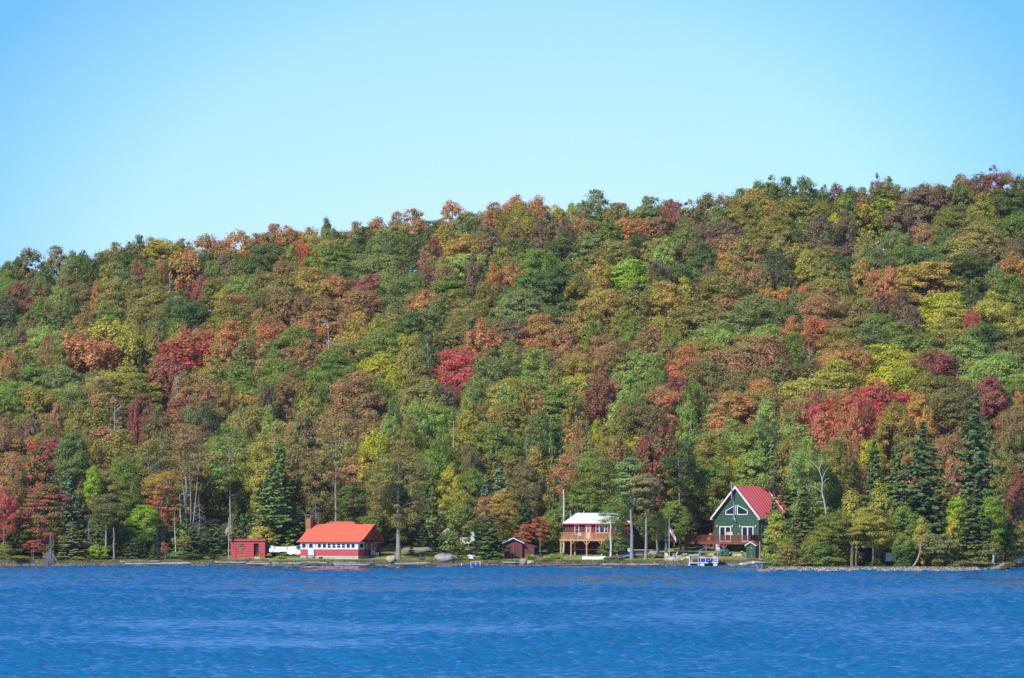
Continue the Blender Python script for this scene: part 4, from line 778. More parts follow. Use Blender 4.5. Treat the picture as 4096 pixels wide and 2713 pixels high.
sapling(Z1, 280, 904.6, 2.7, 1.4, 'H', 'thin olive sapling in front of the red shed wall'); sapling(Z1, 545, 904.6, 1.3, 1.1, 'O', 'small twiggy bush before the red shed door')
p = at(Z1, 500, 906.6); e = empty('flower_box', p, label='low box of cream and orange flowers by the red shed door', cat='flower box'); MB().box(-.45, .45, -.15, .15, 0, .3).build('box', M_CREAM, e)
rg = random.Random(4); f = MB()
for i in range(20): f.blob((rg.uniform(-.42, .42), rg.uniform(-.1, .1), .36 + rg.uniform(0, .12)), (.07, .07, .06), i, 5, 3, .1)
f.build('blooms', M_ORANGE, e)
p = at(Z1, 118, 906.5); flag(6.1, p, 'white flagpole with a limp striped flag beside the red shed', 5.6, 1.9, cr=-.7)

# ---------------------------------------------------------------- orange-roofed cottage
def cottage():
    p = PX(1199, 2240, 906.2); z0 = gz(p.x, 906.2) - .15
    e = empty('lake_cottage', (p.x, 908.6, z0), R(-20), label='long low red cottage with bright orange-red roof and white window band', cat='cottage')
    W = 9.5; D = 2.6; B = 9.4; y0 = 0
    MB().box(0, W, 0, D, -.6, .62).box(0.05, W - .05, D, B, -.6, .62).build('foundation', M_CONC, e)
    w = MB().box(.02, W - .02, .05, D, .62, 2.75).box(.02, W - .02, D, B, .62, 3.0)
    w.laps(0, W, .62, 1.62, 0.02, h=.2, d=.03); 
    # gable ends follow the roof
    g = [(D, 2.95), (B, 2.9), (5.9, 5.15), (4.2, 4.35)]
    for xx in (0.02, W - .08): w.prism([(D, 2.9), (B, 2.9), (5.9, 5.12), (3.0, 3.72)], 'x', xx, xx + .06)
    w.build('wall', M_RED, e)
    rd = paint('red_paint_shaded', (150, 48, 62), .8)  # the wall red darkened: shade on the side away from the sun, in the colour
    q = MB(); zz = .62
    while zz < 2.95: q.add([(W + .03, D + .01, zz), (W + .03, B, zz), (W + .005, B, min(zz + .2, 2.95)), (W + .005, D + .01, min(zz + .2, 2.95))], [(0, 1, 2, 3)]); zz += .2
    q.build('side_boards', rd, e)
    # white band with windows
    band = MB(); xs = []
    step = (W - .25) / 12; z1, z2 = 1.62, 2.68
    band.box(0, W, -.03, .03, z1, z1 + .2).box(0, W, -.03, .03, z2 - .14, z2 + .05); wins = []
    x = .0
    edges = [(.30, .95), (1.13, 1.25), (3.02, 3.12), (3.42, 4.02), (4.32, 4.92), (5.22, 5.76), (6.02, 6.56), (6.82, 7.36), (7.62, 8.16), (8.36, 8.8), (8.98, 9.3)]
    edges = [(.32, .88), (1.08, 1.2), (2.44, 2.54), (2.9, 3.42), (3.72, 4.24), (4.5, 5.02), (5.28, 5.8), (6.06, 6.58), (6.84, 7.36), (7.64, 8.16), (8.42, 8.94)]
    last = 0
    spans = [(0, .32)] + [(edges[i][1], edges[i + 1][0]) for i in range(len(edges) - 1)] + [(edges[-1][1], W)]
    for a, b_ in spans: band.box(a, b_, -.03, .03, z1 + .2, z2 - .14)
    band.build('window_band', M_WHITE, e)
    for k, (a, b_) in enumerate(edges): window(e, a, b_, z1 + .24, z2 - .18, -.0, fr=.04, bars=1 if 4 < k < 9 else 0, depth=.06)
    MB().box(W - .01, W + .02, .06, D, .62, 1.62).build('porch_side', M_RED, e); MB().box(W - .01, W + .025, .06, D, 1.62, 1.8).box(W - .01, W + .025, .06, D, 2.54, 2.72).box(W - .01, W + .025, .06, .5, 1.8, 2.54).box(W - .01, W + .025, 2.2, D, 1.8, 2.54).build('side_band', M_WHITE, e)
    sidewindow(e, .56, 2.14, 1.86, 2.5, W + .02, fr=.05, bars=0)
    d = MB().box(1.32, 2.26, -.1, -.035, .72, 2.62).build('door', M_WHITE, e); MB().box(1.48, 2.1, -.112, -.104, 1.85, 2.45).build('pane', M_GLASS, d); MB().cbox((2.16, -.13, 1.55), (.04, .06, .12)).build('handle', M_METAL, d)
    # roof: flared front slope, ridge, back slope
    fr = [(-.32, 2.76), (.2, 2.9), (1.1, 3.2), (2.3, 3.72), (5.9, 5.45)]; bk = [(5.9, 5.45), (B + .6, 2.85)]
    MB().prism_q(fr, 'x', -.55, W + .42, .12).prism_q(bk, 'x', -.55, W + .42, .12).build('roof', M_ORROOF, e)
    MB().prism([(3.2, 4.0), (5.95, 6.02), (8.4, 6.02), (10.2, 4.9), (10.2, 4.3), (3.2, 3.9)], 'y', 6.6, 9.0).build('rear_roof', M_ORROOF, e) if False else None
    MB().add([(1.0, 5.6, 5.2), (6.8, 5.6, 5.2), (6.8, 10.4, 4.6), (1.0, 10.4, 4.6), (2.1, 8, 5.85), (5.6, 8, 5.85)], [(0, 1, 5, 4), (1, 2, 5), (2, 3, 4, 5), (3, 0, 4), (0, 3, 2, 1)]).build('rear_roof', M_ORROOF, e)
    MB().tube([(4.6, 8, 5.8), (4.6, 8, 6.4)], .04, 6).build('vent_pipe', M_BRICKRED, e)
    MB().box(-.5, W + .38, -.36, -.325, 2.66, 2.74).build('gutter', M_TRIMBR, e)
    ch = MB().prism([(3.9, .0), (5.6, .0), (5.6, 2.6), (5.3, 3.3), (5.3, 6.35), (4.25, 6.35), (4.25, 3.3), (3.9, 2.6)], 'x', -.86, -.04).box(-.92, .02, 4.2, 5.35, 6.3, 6.42).build('chimney', M_STONE, e)
    c2 = MB()
    for a, b_ in ((-.85, 4.3), (-.05, 4.3), (-.85, 5.2), (-.05, 5.2)): c2.box(a, a + .05, b_, b_ + .05, 6.42, 6.85)
    c2.box(-.98, .1, 4.1, 5.45, 6.85, 6.9).build('chimney_cap', M_METAL, ch)
    # side entrance under a little roof
    MB().box(W + .0, W + 1.0, 4.9, 8.3, 2.6, 2.66).build('side_awning', M_METAL, e)
    d2 = MB().box(W + .03, W + .08, 5.2, 6.0, .7, 2.5).build('side_door', M_WHITE, e); MB().box(W + .085, W + .09, 5.35, 5.85, 1.5, 2.3).build('pane', M_GLASS, d2)
    sidewindow(e, 3.3, 3.9, 1.75, 2.4, W + .03); sidewindow(e, 6.6, 7.4, 1.6, 2.4, W + .03)
    st = MB()
    for i in range(3): st.box(1.15, 2.3, -1.1 + i * .3, -.78 + i * .3, .02 + i * .2, .08 + i * .2)
    st.bar((1.15, -1.1, 0), (1.15, -.05, .62), .06, .2).bar((2.3, -1.1, 0), (2.3, -.05, .62), .06, .2).bar((2.32, -1.05, 0), (2.32, -1.05, 1.0), .05).bar((2.32, -.1, .6), (2.32, -.1, 1.5), .05).bar((2.32, -1.05, 1.0), (2.32, -.1, 1.5), .05)
    st.build('steps', M_GREYW, e); window(e, 3.0, 3.75, .08, .5, -.0, fr=.07, name='cellar_window')
    MB().cbox((4.55, -.42, 2.5), (.1, .1, .1)).build('porch_light', M_CREAM, e)
cottage()
def plastic_chair(loc, rz, label, grp=None, m=M_WHITE):
    e = empty('plastic_chair', loc, rz, label=label, cat='chair', group=grp)
    MB().cbox((0, 0, .42), (.52, .5, .05)).build('seat', m, e); MB().prism([(.22, .44), (.28, .44), (.4, .98), (.34, .98)], 'x', -.25, .25).build('backrest', m, e)
    for sx in (-1, 1):
        for sy in (-1, 1): MB().bar((sx * .24, sy * .22, .42), (sx * .27, sy * .28, 0), .06).build('leg', m, e)
        MB().cbox((sx * .28, .02, .66), (.06, .52, .04)).bar((sx * .28, -.22, .42), (sx * .28, -.22, .66), .05).build('armrest', m, e)
    return e
plastic_chair(PX(880 + 2110 / 3.383, 2214, 909.5) * 1.0, R(60), 'white plastic chair by the side door of the orange-roofed cottage')
bpy.data.objects['plastic_chair'].location.z = gz(bpy.data.objects['plastic_chair'].location.x, 909.5)
# clothesline with washing
def washing():
    a = PX(880 + 620 / 3.383, 2182, 908.6); b = PX(1203, 2186, 908.0)
    e = empty('clothesline', (a.x, a.y, gz(a.x, a.y)), label='sagging clothesline between the red shed and the cottage', cat='clothesline'); z0 = a.z - gz(a.x, a.y); Lx = b.x - a.x
    def zl(t): return z0 - .35 * 4 * t * (1 - t) * .6
    MB().tube([(Lx * i / 12, 0, zl(i / 12)) for i in range(13)], .012, 4).build('line', M_WHITE, e); MB().tube([(Lx + .12, .1, -.1), (Lx + .12, .1, z0 + .1)], .05).build('post', M_GREYW, e)
    items = [(.0, .09, .42, M_NAVY, 'small blue cloth pegged at the shed end of the clothesline', 'towel', .0), (.10, .25, .95, M_CLOTH, 'white shirt-like cloth hanging left on the clothesline', 'shirt', .15), (.255, .60, .82, M_CLOTH, 'wide white sheet with scalloped lower edge on the clothesline', 'bedsheet', .3), (.61, .985, 1.28, M_CLOTH, 'longest white sheet hanging at the cottage end of the clothesline', 'bedsheet', -.35), (.87, .99, .38, M_NAVY, 'dark blue cloth pegged by the cottage end of the clothesline', 'towel', 0)]
    for k, (t0, t1, ln, m, lab, cat, sk) in enumerate(items):
        V, F = [], []; nu, nv = 16, 6
        for j in range(nv + 1):
            for i in range(nu + 1):
                t = t0 + (t1 - t0) * i / nu; u = i / nu; lo = ln * (.9 + .1 * abs(math.sin(u * 3.14 * 2)) + sk * (u - .5) * -.5); V.append((Lx * t + .05 * math.sin(j + i), (-.08 if k == 4 else 0) + .07 * math.sin(i * 1.7) * j / nv - .25 * (j / nv) ** 2 * (.5 + .5 * math.sin(u * 6)), zl(t) + .0 - lo * j / nv))
        for j in range(nv):
            for i in range(nu): q = j * (nu + 1) + i; F.append((q, q + 1, q + nu + 2, q + nu + 1))
        o = MB().add(V, F).build('laundry_' + ('sheet' if cat == 'bedsheet' else 'cloth'), m, None, True); o.location = e.location; tag(o, lab, cat, 'washing on the clothesline')
washing()

# ---------------------------------------------------------------- brown boathouse shed
def brown_shed():
    p = PX(1550 + 1842 / 3.947, 2234, 906.5); z = gz(p.x, 907) - .05; e = empty('log_shed', (p.x, 907, z), 0, label='small red-brown log shed with white roof edge and red-framed door', cat='shed')
    W, H, P = 2.75, 2.5, 3.12; c = 1.38
    def xf(z_): return (0, W) if z_ <= H else (max(0, (z_ - H) / (P - H) * c), W - (z_ - H) / (P - H) * (W - c))
    MB().laps(0, W, 0, P, 0, h=.155, d=.05, xf=xf).box(0, .05, .01, 3.6, 0, H).box(W - .05, W, .01, 3.6, 0, H).box(.05, W - .05, 3.5, 3.6, 0, H).build('wall', M_BROWN, e)
    d = MB().box(1.46, 2.42, -.08, -.055, .02, 2.2).build('door', M_TRIMBR, e); MB().box(1.36, 1.455, -.1, -.05, 0, 2.3).box(2.425, 2.52, -.1, -.05, 0, 2.3).box(1.455, 2.425, -.1, -.05, 2.205, 2.3).build('door_frame', M_REDTRIM, d)
    window(e, .3, .98, 1.3, 1.82, -.06, fr=.05, frame=M_BROWN)
    MB().prism([(-.35, H - .2), (c, P), (W + .3, H - .15), (W + .3, H - .05), (c, P + .12), (-.35, H - .08)], 'y', -.4, 3.9).build('roof', M_ALU, e)
    MB().prism([(-.36, H - .22), (c, P - .02), (W + .31, H - .17), (W + .31, H - .03), (c, P + .14), (-.36, H - .06)], 'y', -.44, -.405).build('roof_edge', M_WHITE, e)
    def xg(z_): return (W, W + 1.85)
    MB().laps(W + .02, W + 1.85, 0, 1.95, .5, h=.17, d=.05).box(W + 1.8, W + 1.85, .51, 3.4, 0, 1.95).prism([(W + .02, 1.95), (W + 1.85, 1.95), (W + .02, 2.42)], 'y', .47, .52).build('lean_to', M_BROWN, e)
    MB().prism([(W - .02, 2.44), (W + 2.02, 1.9), (W + 2.02, 1.98), (W - .02, 2.52)], 'y', .38, 3.5).build('lean_to_roof', M_SHINGLE, e)
    for k, (dx, dy, h) in enumerate(((-.75, -.2, 1.5), (-.95, 0, 1.75), (-.55, .2, 1.9))):
        o = MB().bar((0, 0, 0), (.45, .35, h), .12, .04).build('plank', M_GREYW); o.location = (p.x + dx, 907 + dy, gz(p.x + dx, 907 + dy) - .05); tag(o, ['pale plank leaning nearest the water at the left wall of the brown shed', 'outer leaning plank left of the brown shed, longest-shadowed', 'tallest plank leaning against the brown shed'][k], 'plank', 'planks leaning on the brown shed')
brown_shed()
def hull(name, L, W, H, m, loc, rz, label, upturned=True, cat='boat', grp=None, tilt=0, trimm=None):
    V, F = [], []; n = 18; k = 9
    for i in range(n + 1):
        t = i / n; w = W / 2 * (1 - abs(2 * t - 1) ** 2.6) ** .55 if name in ('canoe', 'kayak') else W / 2 * (min(1, .82 + .5 * t) * (1 - max(0, (t - .45) / .55) ** 2.2))
        h = H * (1 + (.25 * abs(2 * t - 1) ** 3))
        for j in range(k + 1):
            a = math.pi * j / k; V.append((L * (t - .5), -w * math.cos(a), h * math.sin(a) ** .75 * (.9 if 0 < i < n else .7)))
    for i in range(n):
        for j in range(k): q = i * (k + 1) + j; F.append((q, q + 1, q + k + 2, q + k + 1))
    F.append(tuple(range(k, -1, -1))); F.append(tuple(range(n * (k + 1), n * (k + 1) + k + 1)))
    e = empty(name, loc, rz, label=label, cat=cat, group=grp); e.rotation_euler.x = 0 if upturned else math.pi; e.rotation_euler.y = tilt
    MB().add(V, F).build('hull', m, e, True)
    g = MB()
    for s in (0, k): g.tube([(V[i * (k + 1) + s][0], V[i * (k + 1) + s][1], .02) for i in range(n + 1)], .03, 5)
    g.build('gunwale', trimm or M_WHITE, e); 
    if name != 'kayak': MB().tube([(V[i * (k + 1) + 4][0], 0, V[i * (k + 1) + 4][2] + .02) for i in range(1, n)], .03, 5).build('keel', m, e)
    return e
def hz(view, cx, Y, dz=0): return at(view, cx, Y, dz)
hull('rowboat', 3.4, 1.35, .5, M_ALU, hz(ZI, 2350, 909), R(60), 'pale grey upturned rowboat right of the brown shed')
hull('rowboat', 3.7, 1.4, .5, M_WHITE, hz(ZK, -20, 904), R(2), 'long white upturned rowboat nearest the water below the cabin', trimm=M_YEL)
hull('rowboat', 2.8, 1.2, .45, M_ALU, hz(ZK, 430, 905.4), R(178), 'grey-white upturned rowboat half behind shore weeds')
hull('rowboat', 4.0, 1.5, .6, M_WHITE, hz(ZI, 1330, 906.5), R(80), 'bright white upturned boat left of the blue-green spruce', tilt=0)
hull('canoe', 5.2, .95, .42, M_KAYR, hz(ZK, 1160, 909.5, 1.15), R(3), 'red canoe on the rack between the two pale pine trunks', False)
hull('canoe', 4.8, .9, .4, M_TREEN, hz(ZK, 1150, 909.2, .42), R(2), 'dark green canoe on the lower level of the rack')
hull('kayak', 3.4, .7, .3, M_BLUE, hz(ZK, 830, 906.8, .35), R(8), 'blue kayak left of the pale pine trunk', tilt=R(-6))
hull('canoe', 5.0, .9, .42, M_KAYR, PX(2200 + 1010 / 6.578, 2200, 914.4), R(0), 'dull red canoe stored in the shade under the cabin')
def rack():
    p = hz(ZK, 1160, 909.4); e = empty('canoe_rack', p, label='weathered wooden canoe rack behind the pale pine trunks', cat='rack')
    for sx in (-1.3, 1.3):
        MB().bar((sx, -.6, 0), (sx, -.25, 1.9), .09).bar((sx, .6, 0), (sx, .25, 1.9), .09).bar((sx, -.7, .40), (sx, .7, .40), .08).bar((sx, -.55, .72), (sx, .55, .72), .08).build('trestle', M_GREYW, e)
    MB().bar((-1.3, .5, 1.2), (1.3, .5, 1.2), .07).build('rail', M_GREYW, e)
rack()
bp_ = hz(ZK, 950, 907.3, 1.35); o = MB().tube([(0, -.08, 0), (0, .08, 0)], [.28, .28], 14).build('round_sign', M_WHITE); o.location = bp_ - Vector((0, 0, .05)); tag(o, 'round white disc on a post left of the pale pine trunk', 'disc'); MB().bar((0, .1, -1.5), (0, .1, 0), .08).build('post', M_GREYW, o); MB().tube([(0, -.1, 0), (0, -.085, 0)], [.1, .1], 10).build('hub', M_CANVAS, o)
def swim_float():
    p = PX(1550 + 1320 / 3.947, 2256, 900.3); e = empty('wooden_dock', (p.x, 900.0, .12), R(-4), label='blue-sided floating dock section by the grey boulder', cat='dock'); e.rotation_euler.y = R(-4)
    MB().box(-1.45, 1.45, -.7, .9, .2, .26).build('decking', M_GREYW, e)
    f = MB().box(-1.4, 1.4, -.64, -.5, -.15, .2).box(-1.4, 1.4, .7, .8, -.15, .2); f.build('float', M_BLUE, e)
    g = MB(); 
    for x in (-1.45, .0, .75, 1.4): g.box(x, x + .07, -.72, -.66, -.18, .5)
    g.box(-.0, 1.45, -.72, -.66, .5, .55).build('frame', M_WHITE, e)
swim_float()

# ---------------------------------------------------------------- white-roofed cabin on posts
def railing(par, pts, z, h=.95, sp=.14, post=1.8, m=M_CEDAR, name='railing', bal=.06, postw=.12):
    mb = MB(); b = MB()
    for (a, c) in zip(pts[:-1], pts[1:]):
        a = Vector((*a, 0)); c = Vector((*c, 0)); L = (c - a).length; n = max(1, round(L / post)); k = int(L / sp)
        for i in range(n + 1): q = a + (c - a) * i / n; mb.box(q.x - postw / 2, q.x + postw / 2, q.y - postw / 2, q.y + postw / 2, z, z + h)
        for i in range(k): q = a + (c - a) * (i + .5) / k; b.box(q.x - bal / 2, q.x + bal / 2, q.y - bal / 2, q.y + bal / 2, z + .1, z + h - .06)
        A, C = a + Vector((0, 0, z + h)), c + Vector((0, 0, z + h)); mb.bar(A, C, .05, .13) ; mb.bar(a + Vector((0, 0, z + .1)), c + Vector((0, 0, z + .1)), .07, .04)
    o = mb.build(name, m, par); b.build('balusters', m, o); return o
def cabin():
    k = .00582; Yc = 914.0; x0 = PX(2200 + 385 / 6.578, 0, Yc).x; ox, oy, s = 2200, 2020, 6.578
    g = 1.35; e = empty('post_cabin', (x0, Yc, 0), 0, label='dark red-brown cabin with white roof and red trim, raised on wooden posts', cat='cabin')
    zf = PX(0, oy + 895 / s, Yc - 2).z; W = (2130 - 385) * k; H = zf + 2.35; D = 7.0
    openings = [(1.62, 2.12), (3.32, 4.0), (4.82, 6.55)]
    MB().laps(0, W, zf, H, 0, h=.2, d=.045).box(0, .06, .01, D, zf, H).box(W - .06, W, .01, D, zf, H).box(.06, W - .06, D - .06, D, zf, H).build('wall', M_BROWN, e)
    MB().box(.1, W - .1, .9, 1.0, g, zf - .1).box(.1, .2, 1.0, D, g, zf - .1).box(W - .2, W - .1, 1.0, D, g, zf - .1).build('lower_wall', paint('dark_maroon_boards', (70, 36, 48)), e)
    window(e, 1.62, 2.12, zf + .75, zf + 2.1, -.045, fr=.09, bars=1, trim=M_REDTRIM)
    window(e, 4.86, 5.25, zf + .95, zf + 2.05, -.045, fr=.07, bars=1, trim=None); window(e, 5.42, 6.05, zf + .95, zf + 2.05, -.045, fr=.07); window(e, 6.22, 6.55, zf + .95, zf + 2.05, -.045, fr=.07, bars=1)
    MB().box(4.66, 4.78, -.08, -.04, zf + .85, zf + 2.15).box(6.63, 6.75, -.08, -.04, zf + .85, zf + 2.15).box(4.66, 6.75, -.1, -.04, zf + .72, zf + .85).build('window_trim', M_REDTRIM, e)
    window(e, 7.9, 8.4, zf + 1.0, zf + 1.9, -.045, fr=.07)
    d = MB().box(3.28, 3.98, -.08, -.046, zf + .02, zf + 2.15).build('door', M_WHITE, e)
    pn = MB(); 
    for i in range(3):
        for j in range(5): pn.box(3.42 + i * .15, 3.42 + i * .15 + .115, -.09, -.085, zf + .95 + j * .22, zf + .95 + j * .22 + .18)
    pn.build('pane', M_GLASS, d); MB().box(3.08, 3.27, -.075, -.04, zf, zf + 2.3).box(3.99, 4.18, -.075, -.04, zf, zf + 2.3).box(3.27, 3.99, -.075, -.04, zf + 2.16, zf + 2.3).build('door_frame', M_REDTRIM, e)
    ez = H + .02; rz_ = ez + 1.62; o_ = .38
    rf = MB().add([(-o_, -o_, ez), (W + o_, -o_, ez), (W + o_, D + o_, ez), (-o_, D + o_, ez), (1.9, D / 2, rz_), (W - 1.9, D / 2, rz_)], [(0, 1, 5, 4), (1, 2, 5), (2, 3, 4, 5), (3, 0, 4), (0, 3, 2, 1)]).build('roof', mat('white_metal_roof', (.80, .82, .84), .45, .03, .6), e)
    MB().add([(7.6, -.36, ez + .02), (9.9, -.36, ez + .02), (8.75, -.36, ez + 1.25), (8.75, 2.6, ez + 1.25)], [(0, 1, 2), (1, 3, 2), (0, 2, 3)]).build('gable_dormer', M_TRIMBR, e)
    MB().box(-o_, W + o_, -o_ - .03, -o_ + .0, ez - .17, ez - .002).box(-o_ - .03, -o_, -o_, D + o_, ez - .17, ez - .002).build('fascia', M_REDTRIM, e)
    MB().tube([(.9, 2.6, ez + .4), (.9, 2.6, ez + 2.0)], .07, 8).tube([(1.05, 2.7, ez + .5), (1.05, 2.7, ez + 1.5)], .05, 8).build('stove_pipe', M_METAL, e); MB().tube([(3.0, D / 2, rz_ - .1), (3.0, D / 2, rz_ + .25)], .07, 8).build('roof_vent', M_WHITE, e)
    # deck
    dx0, dx1, dy = -.78, W + .4, -2.2; dk = MB().box(dx0, dx1, dy, -.06, zf - .1, zf).box(dx0, dx1, dy - .04, dy, zf - .34, zf - .0).box(dx0 - .04, dx0, dy, -.06, zf - .34, zf).box(dx0, dx1, dy + 1.1, dy + 1.16, zf - .32, zf - .1).build('deck', M_CEDAR, e)
    railing(dk, [(dx0 + .06, -.1), (dx0 + .06, dy + .06), (dx1 - .06, dy + .06)], zf, .98, .13, 1.75)
    for (x, y) in ((-.62, dy + .1), (.95, dy + .05), (3.35, dy + .05), (5.65, dy + .05), (8.0, dy + .05), (9.9, dy + .05), (1.55, -.6), (-.62, -.4)):
        zg = gz(x0 + x, Yc + y) - .05; pb = MB().box(x - .1, x + .1, y - .1, y + .1, zg, zf - .34).bar((x, y - .02, zf - .95), (x + .5, y - .02, zf - .36), .1)
        if x > 3: pb.bar((x, y - .02, zf - .95), (x - .5, y - .02, zf - .36), .1)
        q = pb.build('post', M_CEDAR, dk); MB().box(x - .14, x + .14, y - .14, y + .14, zg, zg + .2).build('footing', M_CONC, q)
    plastic_chair((x0 + 2.35, Yc - 1.3, zf), R(20), 'white plastic chair on the cabin deck left of the door')
cabin()
sh = lambda v, cx, Y, r, h, c, lab, nm='shrub': None

# ---------------------------------------------------------------- green chalet
def chalet():
    Yc = 919.5; th = R(-31); cs, sn = math.cos(th), math.sin(th); k = S * Yc; W = 7.75; D = 13.0
    fl = PX(2700 + 637 / 3.92, 0, Yc); zg = gz(fl.x, Yc) - .1; ztop = PX(0, 1900 + 640 / 3.92, Yc).z; zp = PX(0, 1900 + 192 / 3.92, Yc).z; zd = PX(0, 1900 + 1045 / 3.92, Yc - 2).z
    e = empty('green_chalet', (fl.x, Yc + 3.4, 0), th, label='tall dark green gabled house with red metal roof and white trim', cat='house')
    e.location.x = fl.x; H = ztop; P = zp; c = W / 2; z0 = zg
    def xf(z_): return (0, W) if z_ <= H else ((z_ - H) / (P - H) * c, W - (z_ - H) / (P - H) * c)
    MB().laps(0, W, zd - .1, P - .05, 0, h=.2, d=.03, xf=xf).box(0, .08, .01, D, z0, H).box(.08, W - .08, D - .1, D, z0, H).build('wall', M_GREEN, e)
    q = MB(); zz = z0 + .6
    while zz < H - .01: q.add([(W + .03, 0.0, zz), (W + .03, D, zz), (W + .004, D, min(zz + .2, H)), (W + .004, 0.0, min(zz + .2, H))], [(0, 1, 2, 3)]); zz += .2
    q.box(W - .08, W, .02, D, z0, H).build('side_wall', M_GREEN, e)
    MB().box(0, W, .0, .08, z0 - .3, zd - .1).box(W - .1, W + .01, .08, D, z0 - .3, z0 + .6).build('basement_wall', paint('dark_basement_wall', (70, 84, 92)), e)
    MB().box(5.5, 7.4, -.05, -.0, z0 - .2, zd - .35).build('white_panel', M_WHITE, e)
    MB().box(-.08, .05, -.06, .0, z0, H).box(W - .05, W + .08, -.06, -.0, z0, H).box(W, W + .06, -.0, .12, z0, H).build('corner_board', M_TRIMBR, e)
    o_ = .42; fo = .55; sl = (P - H) / c; ex0, ez0 = -o_, H - o_ * sl
    rp = MB().prism([(ex0, ez0 + .12), (c, P + .16), (c, P + .02), (ex0, ez0)], 'y', -fo, D + .4).prism([(c, P + .16), (W + o_, ez0 + .12), (W + o_, ez0), (c, P + .02)], 'y', -fo, D + .4)
    rf = rp.build('roof', M_PINKROOF, e)
    sm = MB()
    for i in range(16):
        y = -fo + .3 + i * .92
        if y > D + .3: break
        sm.bar((c + .05, y, P + .15), (W + o_, y, ez0 + .13), .04, .05)
    sm.build('seams', paint('pale_seams', (252, 134, 130)), rf)
    MB().bar((c + .1, 9.0, P + .2), (W + o_, 9.0, ez0 + .2), .16, .1).build('snow_guard', M_WHITE, rf)
    MB().prism([(ex0 - .02, ez0 - .2), (c, P - .16), (c, P + .2), (ex0 - .02, ez0 + .16)], 'y', -fo - .05, -fo - .003).prism([(c, P - .16), (W + o_ + .02, ez0 - .2), (W + o_ + .02, ez0 + .16), (c, P + .2)], 'y', -fo - .05, -fo - .003).box(ex0 - .15, ex0 + .35, -fo - .05, 0, ez0 - .16, ez0 - .1).box(W + o_ - .35, W + o_ + .1, -fo - .05, 0, ez0 - .16, ez0 - .1).build('barge_board', M_WHITE, e)
    MB().box(W + o_ + .0, W + o_ + .06, -fo, D, ez0 - .06, ez0 + .1).build('gutter', M_WHITE, e)
    # two trapezoid gable windows
    zb, ze, zt = P - 4.28, P - 3.62, P - 2.72
    for s in (-1, 1):
        a, b_ = c + s * .1, c + s * 1.95
        o1 = [(a, zb), (b_, zb), (b_, ze), (a, zt)]; i1 = [(a + s * .14, zb + .12), (b_ - s * .12, zb + .12), (b_ - s * .12, ze - .06), (a + s * .14, zt - .18)]
        if s < 0: o1 = o1[::-1]; i1 = i1[::-1]
        f = MB(); n = 4
        for i in range(n): j = (i + 1) % n; f.prism([o1[i], o1[j], i1[j], i1[i]], 'y', -.09, -.032)
        w_ = f.build('gable_window', M_WHITE, e); MB().prism(i1, 'y', -.05, -.035).build('pane', M_GLASS, w_)
    for x in (1.0, 4.95):
        w_ = MB().box(x - .16, x, -.1, -.032, zd, zd + 2.35).box(x + 1.75, x + 1.91, -.1, -.032, zd, zd + 2.35).box(x, x + 1.75, -.1, -.032, zd + 2.2, zd + 2.35).box(x + .8, x + .98, -.1, -.032, zd, zd + 2.2).box(x, x + 1.75, -.1, -.032, zd, zd + .14).build('patio_door', M_WHITE, e)
        MB().box(x, x + .8, -.06, -.035, zd + .14, zd + 2.2).box(x + .98, x + 1.75, -.06, -.035, zd + .14, zd + 2.2).build('pane', M_GLASS, w_)
    for x in (.45, 3.2, 4.5, 7.25): MB().cbox((x, -.12, zd + 2.35), (.2, .2, .3)).cbox((x + .12, -.2, zd + 2.42), (.16, .16, .16)).build('wall_lamp', M_CREAM, e)
    for y in (.75, 2.55): sidewindow(e, y, y + .95, zd + .55, zd + 2.4, W + .035, fr=.1, bars=1)
    MB().prism([(W + .04, H - .5), (W + 1.5, H - 1.25), (W + 1.5, H - 1.18), (W + .04, H - .42)], 'y', 4.3, 7.8).build('side_awning', mat('clear_awning', (.45, .55, .68), .3, .1, 1), e)
    for y in (4.5, 7.6): MB().bar((W + .04, y, H - 1.6), (W + 1.4, y, H - 1.2), .05).build('awning_bracket', M_WHITE, e)
    MB().tube([(c - .3, -.3, zb - .55), (c - .3, -.3, zb + 2.0), (c - .5, -.75, zb + 2.6), (c - .5, -.75, P + .75)], .1, 10).tube([(c - .5, -.75, P + .7), (c - .5, -.75, P + .86)], .15, 10).build('stove_pipe', M_METAL, e)
    MB().prism([(c - .6, zb - .5), (c - .05, zb - .5), (c + .05, zb - 1.1)], 'y', -.42, -.12).build('pipe_bracket', M_METAL, e)
    # stained deck on posts
    dx0, dx1, dy = -3.9, 7.7, -2.6; dk = MB().box(dx0, dx1, dy, -.07, zd - .12, zd - .02).box(dx0, dx1, dy - .05, dy, zd - .42, zd - .0).box(dx0 - .05, dx0, dy, -.07, zd - .42, zd).box(dx1, dx1 + .05, dy, -.07, zd - .42, zd).build('deck', M_STAIN, e)
    railing(dk, [(dx0 + .06, -.1), (dx0 + .06, dy + .06), (dx1 - .06, dy + .06), (dx1 - .06, -.1)], zd, .98, .15, 2.3, m=M_STAIN, postw=.12)
    for x in (dx0 + .15, -.1, 3.0, 7.3):
        wx = e.location.x + x * cs - (dy + .1) * sn; wy = e.location.y + x * sn + (dy + .1) * cs; zq = gz(wx, wy) - .1
        MB().box(x - .14, x + .14, dy + .0, dy + .28, zq, zd - .42).bar((x, dy + .1, zd - 1.15), (x + .62, dy + .1, zd - .44), .14).bar((x, dy + .1, zd - 1.15), (x - .0 - (.62 if x > dx0 + 1 else 0), dy + .1, zd - .44), .14).build('post', M_STAIN, dk)
    loc = lambda x, y, z: (e.location.x + x * cs - y * sn, e.location.y + x * sn + y * cs, z)
